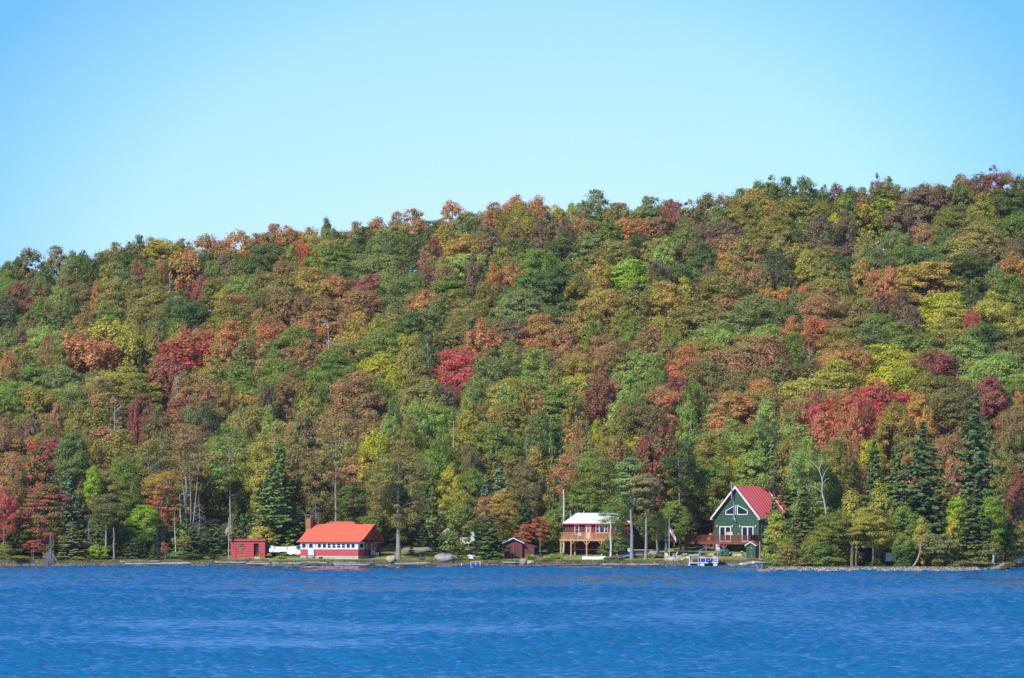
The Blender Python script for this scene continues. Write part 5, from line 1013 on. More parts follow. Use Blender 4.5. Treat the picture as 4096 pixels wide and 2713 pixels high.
    o = MB().box(-.55, .55, -.2, .2, 0, .42).box(-.57, .57, -.22, .22, .42, .47).build('cooler', M_CREAM); o.location = loc(4.1, dy + .1, zd + .58 + .42); o.rotation_euler.z = th; tag(o, 'cream box standing on the deck rail of the green house', 'box')
    def pumpkin(l, r, lab):
        q = MB().blob((0, 0, r * .8), (r, r, r * .8), 3, 12, 8, .06).build('pumpkin', M_ORANGE); q.location = l; tag(q, lab, 'pumpkin', 'pumpkins on the chalet deck'); MB().tube([(0, 0, r * 1.5), (.03, 0, r * 1.85)], .03, 5).build('stem', M_FOLI, q)
    pumpkin(loc(5.6, dy + .06, zd + 1.02), .17, 'orange pumpkin standing on the rail before the right patio door'); pumpkin(loc(-.6, -.7, zd), .42, 'larger orange pumpkin on the deck floor at the left corner of the house'); pumpkin(loc(-.55, -.35, zd + .8), .3, 'orange pumpkin held up behind the deck rail beside the wall')
    st = MB().box(-.4, .4, -.3, .3, 0, .8).build('plant_stand', M_TRIMBR); st.location = loc(-.55, -.35, zd); st.rotation_euler.z = th; tag(st, 'brown stand on the deck carrying a pumpkin by the house corner', 'stand')
    # flag cloth hung below the deck
    bn = MB(); wv = lambda u, v: (u, -.04 * math.sin(u * 7 + v), -v)
    for j in range(11):
        a, b_ = -.02 + .74 * j / 11, -.02 + .74 * (j + 1) / 11
        bn.add([(a, -.03 * math.sin(j), 0), (b_, -.03 * math.sin(j + 1), 0), (b_, -.03 * math.sin(j + 1), -1.05), (a, -.03 * math.sin(j), -1.05)], [(0, 1, 2, 3)]) if j % 2 else None
    r_ = MB()
    for j in range(0, 11, 2):
        a, b_ = -.02 + .74 * j / 11, -.02 + .74 * (j + 1) / 11; r_.add([(a, -.03 * math.sin(j), 0), (b_, -.03 * math.sin(j + 1), 0), (b_, -.03 * math.sin(j + 1), -1.05), (a, -.03 * math.sin(j), -1.05)], [(0, 1, 2, 3)])
    bo = bn.build('hanging_flag', M_CLOTH); bo.location = loc(1.65, dy - .1, zd - .42); bo.rotation_euler.z = th; tag(bo, 'faded striped flag hanging below the deck of the green house', 'flag')
    r_.build('red_stripes', paint('faded_red_cloth', (216, 128, 132)), bo); MB().box(.36, .73, -.06, -.05, -.42, -.0).build('canton', paint('faded_blue_cloth', (110, 130, 180)), bo)
    return e
ch_ = chalet()
def outhouse():
    p = at(Z3, 1122, 907.5); e = empty('small_shed', p - Vector((0, 0, .05)), R(-24), label='narrow dark green shed with red roof and white gable trim at the shore', cat='shed'); W, H, P, D = 1.45, 2.0, 2.42, 1.5; c = W / 2
    MB().box(0, W, 0, D, 0, H).prism([(0, H), (W, H), (c, P)], 'y', 0, D).build('wall', M_GREEN, e); MB().box(-.03, .06, -.03, 0, 0, H).box(W - .06, W + .03, -.03, 0, 0, H).build('corner_board', M_TRIMBR, e)
    d = MB().box(.28, W - .28, -.04, -.005, .05, 1.85).build('door', M_GREEN, e); MB().cbox((W * .55, -.05, 1.62), (.12, .02, .12)).cbox((W * .57, -.05, 1.0), (.09, .02, .09)).cbox((W * .58, -.05, .4), (.12, .02, .12)).build('door_hardware', M_CREAM, d)
    MB().prism([(-.22, H - .1), (c, P + .02), (W + .22, H - .1), (W + .22, H - .02), (c, P + .12), (-.22, H - .02)], 'y', -.2, D + .15).build('roof', M_SHINGLE, e); MB().prism([(-.24, H - .14), (c, P - .02), (W + .24, H - .14), (W + .24, H + .0), (c, P + .14), (-.24, H + .0)], 'y', -.25, -.205).build('barge_board', M_WHITE, e)
outhouse()
def adirondack(cx, Y, rz, lab):
    e = empty('adirondack_chair', at(ZJ, cx, Y), rz, label=lab, cat='chair', group='teal slatted lawn chairs')
    MB().prism([(-.45, .36), (.15, .22), (.15, .27), (-.45, .41)], 'x', -.27, .27).build('seat', M_TEAL, e); b = MB()
    for i in range(5): x = -.26 + i * .105; b.prism([(.1, .25), (.14, .25), (.45, 1.05 + .05 * (2 - abs(i - 2))), (.41, 1.05 + .05 * (2 - abs(i - 2)))], 'x', x, x + .095)
    b.build('backrest', M_TEAL, e)
    for s in (-1, 1): MB().box(s * .33 - .07, s * .33 + .07, -.5, .3, .58, .62).build('armrest', M_TEAL, e); MB().box(s * .33 - .04, s * .33 + .04, -.45, -.36, 0, .58).build('leg', M_TEAL, e); MB().bar((s * .3, -.4, .32), (s * .3, .45, 0), .05, .1).build('leg', M_TEAL, e)
adirondack(1060, 911.4, R(-25), 'leftmost teal slatted lawn chair below the chalet deck'); adirondack(1150, 911.8, R(5), 'middle teal slatted lawn chair below the hanging flag'); adirondack(1265, 911.3, R(32), 'rightmost teal slatted lawn chair, turned left')
for i, (cx, Y, r, lab) in enumerate(((925, 912, .42, 'yellow flowers in a pot left of the teal chairs'), (1345, 911.6, .52, 'large yellow and orange flower pot right of the teal chairs'))): pot_flowers('chrysanthemum_pot', at(ZJ, cx, Y), lab, r, .35, seed=9 + i)
pot_flowers('geranium_pot', at(ZJ, 1110, 911), 'small red flower pot between the left and middle teal chairs', .2, .3, M_BRICKRED, 21); pot_flowers('geranium_pot', at(ZJ, 1215, 911), 'small red flower pot between the middle and right teal chairs', .2, .3, M_BRICKRED, 22)
pot_flowers('sunflower_pot', at(ZJ, 1588, 909.5, .55), 'yellow flowers on a stump left of the narrow green shed', .25, .3, M_YEL, 23)
o = MB().tube([(0, 0, -.1), (0, 0, .58)], [.36, .22], 9).build('tree_stump', M_GREYW); o.location = at(ZJ, 1590, 909.5); tag(o, 'pale flared stump under yellow flowers left of the narrow green shed', 'stump')
o = MB().tube([(0, 0, -.2), (.03, 0, 1.3), (0, 0, 2.6)], [.16, .14, .12], 8).build('wooden_post', M_GREYW); o.location = at(ZJ, 2008, 906.8); tag(o, 'thick grey weathered post right of the narrow green shed', 'post')
o = MB().box(-.04, .04, -.04, .04, -.1, 1.05).build('wooden_post', M_WHITE); o.location = at(ZJ, 190, 912); tag(o, 'short white post in the garden left of the pontoon boat', 'post')
plastic_chair(at(ZK, 2010, 905.6), R(25), 'white lawn chair facing right beside the middle flagpole', 'white lawn chairs'); plastic_chair(at(ZK, 2225, 907.6), R(-80), 'white lawn chair seen edge-on right of the middle flagpole', 'white lawn chairs')
flag(6.0, at(ZK, 2065, 906.4), 'white flagpole with a limp striped flag between cabin and chalet', 5.2, 2.3)

# ---------------------------------------------------------------- boats at the water in front of the chalet
def pontoon():
    k = .00636; x0 = PX(2700 + 595 / 5.92, 0, 897).x; e = empty('pontoon_boat', (x0, 896.6, 0), R(2), label='pontoon boat with blue side panels and curved blue canopy', cat='boat'); W = 2.72
    for x in (.38, W - .38):
        MB().tube([(x, 0, .12), (x, .25, .12), (x, 5.0, .12), (x, 5.7, .4)], [.22, .36, .36, .08], 14).build('pontoon', M_ALU if False else M_WHITE, e)
    MB().box(0, W, .1, 5.2, .48, .62).build('deck', M_WHITE, e)
    MB().box(.1, W - .1, .3, .36, .66, 1.22).box(.06, .12, .4, 5.0, .66, 1.22).box(W - .12, W - .06, .4, 5.0, .66, 1.22).build('side_panel', M_BLUE, e)
    r = MB()
    for x in (.03, .8, 1.55, 1.95, W - .35, W - .08): r.box(x, x + .06, .24, .3, .62, 1.3)
    r.box(.0, W, .24, .3, 1.25, 1.32).box(0, .06, .3, 5.1, 1.25, 1.32).box(W - .06, W, .3, 5.1, 1.25, 1.32); r.build('railing', M_WHITE, e)
    q = MB().box(2.12, 2.62, .22, .28, .66, 1.2).build('gate', M_WHITE, e); MB().box(2.17, 2.34, .2, .216, .7, .88).box(2.4, 2.57, .2, .216, .7, .88).box(2.17, 2.34, .2, .216, .97, 1.14).box(2.4, 2.57, .2, .216, .97, 1.14).build('gate_panel', M_BLUE, q)
    MB().box(.08, .75, .8, 1.5, .62, 1.45).box(1.95, 2.55, .9, 1.6, .62, 1.58).build('seat', M_CREAM, e)
    can = [(.0 - .05 + (W + .1) * i / 10, 2.42 + .42 * math.sin(math.pi * i / 10)) for i in range(11)]
    MB().prism_q(can, 'y', .6, 3.4, .05).build('canopy', M_CANVAS, e)
    for x in (.03, W - .03):
        for y in (.8, 3.2): MB().bar((x, y, 1.3), (x, y, 2.42), .04).build('canopy_pole', M_WHITE, e)
    m = MB().box(1.15, 1.45, -.35, .1, .75, 1.15).build('outboard_motor', M_BLACK, e); MB().box(1.22, 1.38, -.28, -.02, -.1, .75).build('motor_leg', M_BLACK, m); MB().box(1.2, 1.35, -.356, -.351, .85, .98).build('motor_badge', M_WHITE, m)
pontoon()
def lift():
    x0 = PX(2700 + 335 / 5.92, 0, 898.5).x; e = empty('paddle_boat', (x0, 898.2, 0), 0, label='small white canopied paddle float left of the pontoon boat', cat='boat'); W = 1.42
    for x in (0, W - .12): MB().box(x, x + .12, 0, 2.6, -.05, .28).tube([(x + .06, -.1, .1), (x + .06, 2.7, .1)], .13, 8).build('float', M_WHITE, e)
    MB().box(.0, W, .1, 2.5, .45, .56).box(0, .08, .1, 2.5, .28, .45).box(W - .08, W, .1, 2.5, .28, .45).build('deck', M_WHITE, e)
    for x in (.02, W - .08):
        for y in (.2, 1.9): MB().bar((x + .03, y, .5), (x + .03, y + .05, 1.66), .05).build('canopy_pole', M_WHITE, e)
    c = MB(); [c.box(-.02, W + .02, .1 + i * .26, .1 + i * .26 + .2, 1.66 + .015 * i, 1.70 + .015 * i) for i in range(8)]; c.box(-.02, W + .02, .08, .1, 1.54, 1.82).build('canopy', M_ALU, e)
    MB().box(.2, W - .2, 1.3, 1.4, .56, 1.05).build('seat', M_GREYW, e); o = MB().cbox((W - .28, 1.0, .85), (.22, .2, .5)).build('life_vest', M_BRICKRED, e)
lift()

# ---------------------------------------------------------------- buildings and vehicle half hidden in the trees
def camper():
    p = at(Z7, 150, 929); e = empty('camper_trailer', p, R(12), label='white camper trailer half hidden behind the rounded bush tree', cat='camper')
    MB().prism([(0, .5), (4.6, .5), (4.8, 1.2), (4.6, 2.9), (.3, 2.9), (-.1, 2.2)], 'y', 0, 2.3).build('body', M_WHITE, e); w = MB().box(.8, 1.7, -.02, -.004, 1.5, 2.2).box(2.9, 3.8, -.02, -.004, 1.5, 2.2).build('window', M_GLASS, e)
    for x in (1.9, 2.7): MB().tube([(x, -.05, .35), (x, .2, .35)], .35, 14).build('wheel', M_BLACK, e)
camper()
def hidden_cabin():
    x = (3000 + 730 / 1.889 - U0) * S * 832; e = empty('forest_cabin', (x, 831, gz(x, 831)), R(4), label='dark brown cabin with a thin white eave, hidden under the cedars of the point', cat='cabin')
    MB().laps(0, 6.2, 0, 2.6, 0, h=.22, d=.04).box(0, .05, .01, 4.5, 0, 2.6).box(6.15, 6.2, .01, 4.5, 0, 2.6).box(.05, 6.15, 4.45, 4.5, 0, 2.6).build('wall', paint('dark_brown_boards', (72, 54, 50)), e)
    MB().prism([(-.5, 2.55), (2.2, 3.7), (5, 2.55), (5, 2.63), (2.2, 3.8), (-.5, 2.63)], 'x', -.4, 6.6).build('roof', M_TRIMBR, e); MB().box(.6, 3.2, -.56, -.51, 2.5, 2.66).build('eave_board', M_WHITE, e); window(e, 3.9, 5.2, .9, 1.9, -.04)
    x = (3500 + 175 / 3.973 - U0) * S * 824; e = empty('utility_trailer', (x, 824, gz(x, 824)), 0, label='white box trailer seen between the trunks of the point', cat='trailer'); MB().box(0, 1.35, 0, 2.6, .75, 1.95).build('box', M_WHITE, e); MB().box(.1, .6, -.02, -.004, .9, 1.75).build('door', M_CLOTH, e)
    for q in (.05, 1.2): MB().tube([(q, .8, .35), (q + .15, .8, .35)], .35, 14).build('wheel', M_BLACK, e)
    MB().box(-.05, 1.4, -.05, 2.65, .62, .748).build('chassis', M_BLACK, e)
hidden_cabin()

# ---------------------------------------------------------------- shore: logs, boulders, stones, driftwood
drv = MB(); n = 24; pts = []
x0 = (1700 - 60 / 1.889 - U0) * S * 925
V = [(-17.0 + i * .85, y, gz(-17.0 + i * .85, y) + .06) for y in (920.5, 922.2, 924.0, 925.7, 927.4) for i in range(11)]
F = [(j * 11 + i, j * 11 + i + 1, j * 11 + i + 12, j * 11 + i + 11) for j in range(4) for i in range(10)]
o = drv.add(V, F).build('gravel_path', M_GRAVEL, None, True); tag(o, kind='structure', label='pale gravel drive at the back of the lawn')
def place_log(u0, u1, v, Y, r, m, lab, name='driftwood_log', dz=0, tilt=0):
    a, b = PX(u0, v, Y), PX(u1, v + tilt, Y + .1); c = (a + b) / 2; o = MB(); n = 7; rg = random.Random(int(u0)); d = b - a
    o.tube([tuple(-d / 2 + d * i / n + Vector((0, rg.uniform(-.04, .04), rg.uniform(-.035, .035)))) for i in range(n + 1)], [r * rg.uniform(.8, 1.12) for _ in range(n + 1)], 8); q = o.build(name, m, None, True); q.location = c; tag(q, lab, 'log', 'logs along the lake bank')
LOGS = [(478, 640, 2247, .14, 0, 'pale upper log on the left bank above the water'), (500, 760, 2256, .17, 0, 'long pale lower log on the left bank'), (660, 768, 2253, .15, 0, 'whitest log ending at the dark overhanging bush'), (860, 985, 2250, .16, 0, 'grey log just right of the dark overhanging bush'), (880, 1010, 2259, .15, 1, 'dark low log right of the overhanging bush'),
        (985, 1082, 2255, .18, 0, 'thick pale log below the red shed'), (1000, 1110, 2248, .11, 0, 'thin grey log above the thick one below the red shed'), (1090, 1210, 2254, .17, 0, 'log below the clothesline'), (1110, 1240, 2261, .14, 1, 'dark wet log below the clothesline'),
        (1205, 1310, 2249, .13, 0, 'pale log below the cottage steps'), (1228, 1340, 2257, .16, 1, 'dark brown log under the cottage steps'), (1330, 1430, 2251, .14, 0, 'grey log below the middle of the cottage'), (1335, 1480, 2259, .16, 0, 'long lower log below the right half of the cottage'), (1430, 1500, 2252, .17, 1, 'dark log ending at the small wooden crib'),
        (1580, 1720, 2255, .15, 0, 'log between tan and grey boulders'), (1600, 1740, 2260, .12, 1, 'dark wet log at the water between the boulders'), (1930, 2070, 2250, .14, 0, 'straight grey timber below the brown shed'), (2410, 2560, 2259, .15, 0, 'pale beam edging the water below the pines'), (2560, 2640, 2260, .14, 0, 'short pale beam left of the flat slab'), (2180, 2400, 2261, .14, 1, 'dark long beam below the white rowboat'), (3020, 3090, 2251, .17, 0, 'grey log resting on stones right of the pontoon boat'), (3075, 3180, 2249, .12, 0, 'pale thin log behind the tip of the point'), (2640, 2740, 2250, .16, 1, 'tilted brown slab of timber on the bank')]
for u0, u1, v, r, dk, lab in LOGS: place_log(u0, u1, v, 900.2 if v > 2252 else 900.9, r, (M_LOGD if dk else M_LOG), lab, tilt=rnd.uniform(-2, 2))
def rock(view, cx, Y, r, m, lab, seed, nm='boulder', grp='boulders along the shore', sink=.35):
    p = at(view, cx, Y); o = MB().blob((0, 0, r[2] * (1 - sink)), r, seed, 16, 10, .2).build(nm, m, None, True); o.location = p; tag(o, lab, 'rock', grp)
rock(ZI, 60, 901.8, (.68, .6, .55), M_ROCKT, 'tan pointed boulder on the shore left of the big maple trunk', 1); rock(ZI, 925, 902.0, (1.75, 1.1, .72), M_ROCK, 'large smooth grey boulder between the lawn and the blue dock', 2, sink=.45)
rock(ZI, 2140, 901.3, (.5, .4, .5), M_ROCK, 'dark upright rock right below the brown shed', 3); rock(ZI, 2255, 901.3, (.55, .4, .3), M_ROCKT, 'flat tan rock right of the dark upright rock', 4)
rock((3000, 2100, 3.947), 345, 903.2, (.6, .5, .6), M_ROCK, 'grey rock in the grass right of the thick weathered post', 5); rock(ZK, 1620, 908.5, (.8, .5, .62), M_ROCK, 'grey pointed boulder right of the leaning pine trunk', 6)
x_ = (3500 + 2290 / 3.973 - U0) * S * 872; o = MB().blob((0, 0, .35), (2.4, 1.5, 1.05), 12, 16, 10, .12).build('boulder', M_ROCKT, None, True); o.location = (x_, 871, .3); tag(o, 'pale boulder pile at the right edge beyond the point', 'rock', 'boulders along the shore')
x_ = (3500 + 1965 / 3.973 - U0) * S * 812; o = MB().add([(-.9, 0, 0), (.75, 0, .5), (.85, .5, .5), (-.9, .5, 0), (-.85, 0, .15), (.7, 0, .85), (.8, .5, .8), (-.85, .5, .15)], [(0, 3, 2, 1), (4, 5, 6, 7), (0, 1, 5, 4), (1, 2, 6, 5), (2, 3, 7, 6), (3, 0, 4, 7)]).build('rock_slab', M_ROCK); o.location = (x_, 811.3, .45); tag(o, 'tilted grey slab on the right end of the point', 'rock')
cols_ = [M_ROCKT, M_ROCK, M_ROCKT, mat('pale_rock', (.6, .54, .46), .95, .2, 2, bump=.05)]
GR = [(90, 907, .42, 'round tan garden rock farthest left of the pontoon boat'), (165, 909.5, .36, 'garden rock beside the short white post'), (240, 910.5, .5, 'yellow-mossed garden rock right of the short white post'), (290, 905.5, .42, 'orange-tan rock right above the white paddle float'), (200, 905, .34, 'small tan rock up-left of the white paddle float'), (130, 905.2, .32, 'pale rock in grass left of the paddle float'), (45, 902.4, .5, 'reddish rock at the bank far left of the paddle float'), (165, 902.2, .38, 'brown rock at the bank left of the paddle float'), (860, 910.5, .5, 'flat pale rock behind the pontoon canopy'), (500, 911, .35, 'flat white rock up the garden left of the canopy'), (1420, 910.3, .4, 'flat pale rock right of the large flower pot'), (1530, 910, .42, 'tan rock beside the flower stump')]
for i, (cx, Y, r, lab) in enumerate(GR): rock(ZJ, cx, Y, (r, r * .8, r * .62), cols_[i % 4], lab, 30 + i, 'garden_rock', 'rocks in the chalet garden', .3)
SR = [(1280, .2, 'smallest left stone'), (1340, .24, 'second stone'), (1400, .2, 'third stone'), (1450, .22, 'fourth stone'), (1505, .24, 'fifth stone'), (1580, .32, 'broad orange-tan stone'), (1660, .3, 'seventh stone'), (1720, .34, 'largest middle stone'), (1790, .3, 'ninth stone'), (1860, .28, 'last upright stone')]
for i, (cx, r, lab) in enumerate(SR): rock(ZJ, cx, 900.9, (r * 1.15, r * .9, r * .85), cols_[(i * 3) % 4], f'{lab} from the left in the stone row right of the pontoon boat', 50 + i, 'shore_stone', 'row of stones at the water', .25)
for i, (cx, r, lab) in enumerate(((2010, .42, 'left reddish rock of the heap beside the pallet-like slab'), (2110, .5, 'bright tan rock of the heap left of the white chairs shore'), (2200, .42, 'round brown rock of the heap below the flagpole'), (2290, .46, 'rightmost rock of the heap below the flagpole'))): rock(ZK, cx, 901.2, (r, r * .8, r * .8), cols_[(i + 2) % 4], lab, 70 + i, 'shore_rock', 'rock heap below the flagpole', .2)
def rubble():   # countless broken stones along the edge of the point and the low bank
    rg = random.Random(8); V, F = [], []
    def st(x, y, z, r, sd):
        k = len(V); q = [Vector((rg.gauss(0, 1), rg.gauss(0, 1), rg.gauss(0, .7))).normalized() for _ in range(3)]
        base = [(1, 0, 0), (-.8, .6, 0), (-.7, -.7, 0), (0, .1, .9), (.1, 0, -.8)]; a = rg.uniform(0, 6.28)
        for b in base:
            s = rg.uniform(.7, 1.2) * r; V.append((x + (b[0] * math.cos(a) - b[1] * math.sin(a)) * s, y + (b[0] * math.sin(a) + b[1] * math.cos(a)) * s, z + b[2] * s * .7))
        for f in ((0, 1, 3), (1, 2, 3), (2, 0, 3), (1, 0, 4), (2, 1, 4), (0, 2, 4)): F.append(tuple(k + i for i in f))
    for i in range(4200):
        x = rg.uniform(34.0, 68.3); t = rg.uniform(0, 1); y = 810.3 + t * 1.7 + .5 * math.sin(x * .5); st(x, y, max(-.05, ground(x, y)) + rg.uniform(-.03, .08), rg.uniform(.07, .22), i)
    for i in range(500):
        y = rg.uniform(811, 850); x = 34.3 + (y - 811) * .074 + rg.uniform(-.6, .8); st(x, y, max(-.05, ground(x, y)), rg.uniform(.07, .2), i)
    for i in range(1500):
        x = rg.uniform(-80, 45); y = shoreY(x) - .2 + rg.uniform(0, .9); st(x, y, max(-.05, ground(x, y)), rg.uniform(.05, .15), i)
    m = mat('broken_stone', (.40, .36, .32), .95, .45, 2.2); o = MB(); o.v = V; o.f = F; q = o.build('stone_rubble', m); tag(q, 'broken grey stones edging the point and the low bank', 'rubble', kind='stuff')
rubble()
def driftwood():
    x = (3000 + 95 / 1.889 - U0) * S * 811; e = empty('driftwood_stump', (x - .2, 810.6, .12), 0, label='bleached root stump at the left tip of the point', cat='driftwood')
    MB().tube([(-.5, 0, 0), (1.3, .1, .1), (3.0, .3, .25)], [.22, .2, .12], 8).build('trunk', M_GREYW, e)
    for a, b_ in (((-.4, 0, .1), (-.75, 0, .95)), ((-.1, 0, .1), (.15, 0, .95)), ((.6, 0, .1), (1.4, 0, .75)), ((1.2, 0, .1), (1.9, .1, .6))): MB().tube([a, tuple((Vector(a) + Vector(b_)) / 2 + Vector((.08, 0, 0))), b_], [.15, .12, .05], 6).build('root', M_GREYW, e)
driftwood()
def brush():   # fallen crown with bleached branches hanging to the water
    p = at((0, 1500, 1.889), 385, 901.0); rg = random.Random(3); mb = MB()
    for i in range(75):
        a = rg.gauss(.1, .62); L = rg.uniform(1.0, 2.7); s = Vector((rg.gauss(-.2, .35), rg.uniform(-.3, .3), 2.5 - abs(a) * .7 + rg.gauss(0, .15))); d = Vector((math.sin(a) * .8, rg.uniform(-.3, .2), -1)); mb.tube([s, s + d * L * .5 + Vector((rg.gauss(0, .08), 0, 0)), s + d * L], [.028, .022, .008], 4)
    o = mb.build('brush_pile', M_DEADW); o.location = p - Vector((0, 0, .3)); tag(o, 'bleached fan of dead branches reaching down to the water at left', 'brush pile')
M_DEADW = mat('bleached_branches', (.30, .28, .27), .95, .2, 3); brush()
def crib():
    p = at(ZI, -130, 901.0); e = empty('wooden_crib', p - Vector((0, 0, .2)), label='small slatted wooden crib left of the tan pointed boulder', cat='crib')
    for i in range(4): MB().box(-.5, .5, -.03 - .0, .03, .1 + i * .17, .2 + i * .17).build('slat', M_GREYW, e)
    for x in (-.42, .42): MB().box(x - .05, x + .05, .035, .1, 0, .8).build('stake', M_LOGD, e)
crib()
o = MB().box(-.06, .06, -.04, .04, 0, .5).build('marker_stake', M_ORANGE); o.location = at(Z1, 693, 900.9, -.1); tag(o, 'small orange stake in the logs below the clothesline', 'stake')
# birch with the crooked white trunk on the point
def crooked_birch():
    Y = 838; P_ = lambda a, b: PX(3000 + a / 1.889, 1500 + b / 1.889, Y); pts = [P_(585, 1440), P_(578, 1250), P_(575, 1050), P_(562, 960), P_(545, 890), P_(546, 790), P_(520, 715), P_(490, 680), P_(440, 635)]
    e = empty('birch_tree', (pts[0].x, Y, gz(pts[0].x, Y)), label='crooked white-barked birch with bare trunk on the left half of the point', cat='birch'); o = e.location
    MB().tube([p - o for p in pts[2:]], [.12, .12, .10, .08, .06, .045, .025], 8).build('trunk', M_BIRCH, e); MB().tube([p - o for p in pts[:3]], [.18, .165, .155], 8).build('lower_trunk', BARK, e)
    for a, b_ in (((548, 890), (440, 835)), ((560, 960), (470, 985)), ((546, 790), (590, 700)), ((520, 715), (560, 640)), ((546, 830), (600, 780))):
        A, B_ = P_(*a) - o, P_(*b_) - o; MB().tube([A, (A + B_) / 2 + Vector((0, -.2, .25)), B_], [.06, .045, .02], 6).build('branch', M_BIRCH, e)
M_BIRCH = mat('birch_bark', (.48, .46, .43), .9, .3, 2.5); crooked_birch()
def leaning():
    Y = 813.5; P_ = lambda a, b: PX(3500 + a / 3.973, 2050 + b / 3.973, Y); o = P_(590, 885); o.z = gz(o.x, Y); pts = [Vector((o.x, Y, o.z - .1)), P_(630, 830), P_(680, 740), P_(710, 650), P_(725, 560), P_(735, 430)]
    e = empty('leaning_tree', o, label='pale bowed trunk rising from the edge of the point under a narrow cedar', cat='tree'); MB().tube([p - o for p in pts], [.17, .15, .14, .12, .1, .05], 8).build('trunk', BARK_PALE, e)
leaning()
# bare trunks standing on their own before the dark wood
def stem(view, cx, top, bot, Y, r, lab, m=BARK_PALE, lean=0):
    x, v0 = view[0] + cx / view[2], view[1] + top / view[2]; b = PX(x, 0, Y); z0 = gz(b.x, Y); t = PX(x + lean / view[2], v0, Y); e = empty('bare_trunk_tree', (b.x, Y, z0 - .1), label=lab, cat='tree'); h = t.z - z0; dx = t.x - b.x
    MB().tube([(dx * (i / 6) ** 1.2 + .05 * math.sin(i * 2 + cx), 0, h * i / 6) for i in range(7)], [r * (1.2 - .6 * i / 6) for i in range(7)], 8).build('trunk', m, e)
    rg = random.Random(int(cx))
    for i in range(0): z = h * rg.uniform(.45, .97); s = rg.choice((-1, 1)); f = z / h; mb.tube([(dx * f ** 1.2, 0, z), (dx * f ** 1.2 + s * rg.uniform(.4, 1.0), rg.uniform(-.3, .3), z + rg.uniform(-.3, .5))], [.03, .012], 4)
EV, FV, GV, HV = (0, 1500, 1.889), (900, 1500, 1.889), (1700, 1500, 1.889), (3000, 1500, 1.889)
stem(EV, 1190, 900, 1350, 914.6, .17, 'left of two straight grey trunks under the orange maple'); stem(EV, 1228, 890, 1340, 914.8, .19, 'right of two straight grey trunks, red sapling at its foot', lean=-8)
stem(EV, 1405, 760, 1090, 917, .22, 'thick grey trunk of the pink-red maple stand'); stem(EV, 1378, 900, 1200, 915, .15, 'slanting grey trunk left in the pink-red stand', lean=-22)
stem(EV, 860, 1150, 1400, 904.8, .13, 'grey lower trunk right of the thin dead spruce at left'); stem(EV, 385, 1180, 1390, 903.5, .12, 'left of two dark thin trunks behind the brush pile', BARK); stem(EV, 402, 1190, 1390, 903.8, .1, 'right of two dark thin trunks behind the brush pile', BARK); stem(EV, 240, 1310, 1420, 902.5, .07, 'thin stem of the small crimson maple by the water', BARK); stem(EV, 30, 1150, 1420, 904, .12, 'dark trunk near the left edge of the photo', BARK)
stem(GV, 1048, 860, 1150, 916.8, .15, 'straight white trunk at the left corner of the white-roofed cabin', BARK_WHITE); stem(GV, 1405, 1090, 1290, 906.5, .15, 'white birch stem before the right part of the cabin deck', BARK_WHITE, lean=-4)
stem(GV, 1475, 1120, 1230, 908.6, .2, 'thick pale trunk half hidden behind the pointed shrub', BARK_PALE); stem(GV, 1752, 1100, 1330, 910, .12, 'slim grey trunk left of the middle flagpole'); stem(GV, 1820, 1080, 1330, 910.5, .17, 'grey trunk just left of the middle flagpole')
stem(HV, 605, 1150, 1420, 821.5, .2, 'thick grey trunk on the left half of the point', BARK); stem(HV, 770, 1150, 1440, 822.5, .2, 'grey trunk left of the hidden cabin on the point', BARK); stem(HV, 800, 1150, 1440, 822.2, .12, 'slanting thin trunk at the hidden cabin', BARK, lean=14); stem(HV, 1200, 1320, 1440, 817, .1, 'thin trunk right of the white box trailer'); stem(HV, 1840, 1350, 1440, 813.8, .22, 'short thick grey snag near the right end of the point', BARK_DEAD)
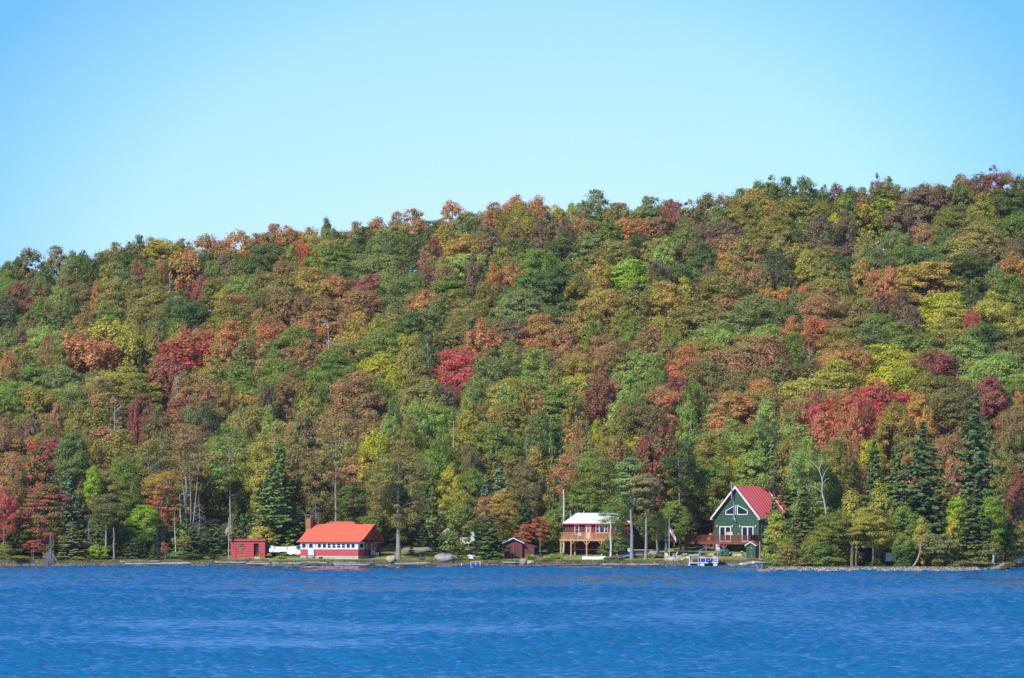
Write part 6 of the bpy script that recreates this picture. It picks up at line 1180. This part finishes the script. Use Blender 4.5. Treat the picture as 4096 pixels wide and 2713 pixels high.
# garden growth: yellow-green clumps on the lawns
def clump(view, cx, Y, r, h, c, lab, seed, cat='bush'):
    L, H0, W0 = KINDS['u']; p = at(view, cx, Y); e = empty('garden_bush', p - Vector((0, 0, .05)), seed, label=lab, cat=cat); A, B = leafcol(c, 1, None)
    for nm, m in (('foliage', L[seed % 2][0]), ('stems', L[seed % 2][1])): o = bpy.data.objects.new(nm, m); col().objects.link(o); o.parent = e; o.scale = (2 * r / W0, 2 * r / W0, h / H0); o['leaf_colour'] = [*A, 1.]; o['turn_colour'] = [*B, 1.]
CLUMPS = [(ZI, 670, 903, .5, .6, 'Z', 'small yellow-green plant on the lawn edge left of the grey boulder'), (ZI, 1180, 903.4, 1.2, 1.0, 'D', 'dark low bush between the grey boulder and the white boat'), (ZI, 1215, 902.8, .5, .7, 'Y', 'small yellow-leaved plant before the white boat'), (ZI, 990, 903.6, .5, 1.0, 'G', 'small upright green plant behind the grey boulder'), (ZI, 2260, 904, .9, .9, 'Z', 'yellow-green bush at the right wall of the brown shed'), (Z2, 350, 906.5, 1.1, .9, 'Z', 'bright yellow-green clump left of the cabin posts'), (Z2, 265, 902, 1.0, .6, 'B', 'brown weeds at the bank below the brown shed'), (Z2, 1000, 902.2, .9, .8, 'D', 'dark weeds in front of the grey-white rowboat'), (Z2, 1110, 902.2, 1.1, .9, 'B', 'brownish weeds right of the dark weeds'), (Z2, 1490, 908.6, .9, .95, 'Z', 'bright green bush right of the leaning pine'), (Z2, 1590, 907.6, .9, .6, 'K', 'grey-green low bush left of the middle flagpole'), (ZI, 540, 902.4, .5, .9, 'B', 'brown weedy clump at the bank before the driveway'), (EV, 1310, 906, 1.3, 1.2, 'L', 'pale green bush around the fence posts'), (EV, 1560, 903.2, .6, .8, 'Y', 'yellow flowering clump left of the little spruce'), (Z1, 830, 906.5, .9, .5, 'L', 'low green clump under the clothesline'), (EV, 620, 902.6, 1.6, .9, 'O', 'olive weeds on the bank right of the brush pile'), (EV, 150, 902.4, 2.0, .9, 'O', 'olive weeds along the far left bank'), (Z3, 1450, 904.5, .9, .6, 'O', 'olive weeds at the foot of the leaning cedar'), (ZJ, 250, 909, .7, .5, 'Y', 'yellow garden plant near the short white post'), (HV, 20, 903, 1.0, .6, 'O', 'olive weeds near the thick weathered post'), (HV, 1960, 870.5, 1.2, .9, 'G', 'green weeds by the pale boulder pile at right'), (HV, 215, 815.5, 1.2, 1.4, 'H', 'grey-green scrub at the left tip of the point')]
for i, (v, cx, Y, r, h, c, lab) in enumerate(CLUMPS): clump(v, cx, Y, r, h, c, lab, i)
def fence():
    p = at(EV, 1290, 905.2); e = empty('garden_fence', p, label='thin pale green wire fence posts around a bush at left', cat='fence')
    for i in range(4): MB().box(-.55 + i * .5, -.51 + i * .5, 0, .04, 0, .95).build('post', M_TEAL, e)
    MB().box(-.55, 1.0, .015, .025, .85, .88).box(-.55, 1.0, .015, .025, .4, .42).build('wire', M_TEAL, e)
fence()
def meadow():   # rough unmown grass and sedge along the bank: countless blades
    rg = np.random.default_rng(6); P = []
    x = rg.uniform(-84, 42, 26000); y = 900.6 + 0.5 * np.sin(x * 0.23) + 0.35 * np.sin(x * 0.61 + 1) + .3 + rg.exponential(.9, len(x)); P.append(np.stack([x, y], 1))
    x = rg.uniform(35.5, 67.6, 9000); y = 812.4 + rg.exponential(1.6, len(x)); P.append(np.stack([x, y], 1))
    x = rg.uniform(-84, 42, 9000); y = rg.uniform(902, 919, 9000); P.append(np.stack([x, y], 1))
    P = np.concatenate(P); P = P[(P[:, 1] < 919)]; z = np.array([ground(float(a), float(b)) for a, b in P]); n = len(P); h = rg.uniform(.08, .3, n) * np.where(P[:, 1] > 903.5, .45, 1.); h = np.where(P[:, 1] < 850, h * .8, h); w = rg.uniform(.04, .1, n); a = rg.uniform(0, 3.14, n)
    A = np.stack([P[:, 0] - np.cos(a) * w, P[:, 1] - np.sin(a) * w, z - .03], 1); B = np.stack([P[:, 0] + np.cos(a) * w, P[:, 1] + np.sin(a) * w, z - .03], 1); T = np.stack([P[:, 0] + rg.normal(size=n) * .06, P[:, 1] + rg.normal(size=n) * .06, z + h], 1)
    V = np.stack([A, B, T], 1).reshape(-1, 3); F = np.arange(len(V)).reshape(-1, 3); me = mesh_np('bank_grass', V, F, mat('dry_bank_grass', (.20, .20, .07), .95, .4, .6)); o = bpy.data.objects.new('bank_grass', me); col().objects.link(o); tag(o, 'rough dry grass and sedge along the bank', 'grass', kind='stuff')
meadow()
def haze():
    mb = MB().box(-3000, 3000, -900, 2600, -60.0, 160); m = bpy.data.materials.new('haze'); m.use_nodes = True; n, l = nodes_of(m)
    n.remove(n['Principled BSDF']); v = n.new('ShaderNodeVolumePrincipled'); v.inputs['Color'].default_value = (0.82, 0.9, 1, 1); v.inputs['Density'].default_value = HAZE
    l.new(v.outputs[0], n['Material Output'].inputs['Volume']); o = mb.build('haze', m); tag(o, 'thin autumn air over the lake', kind='stuff')
HAZE = 0.00003
haze()
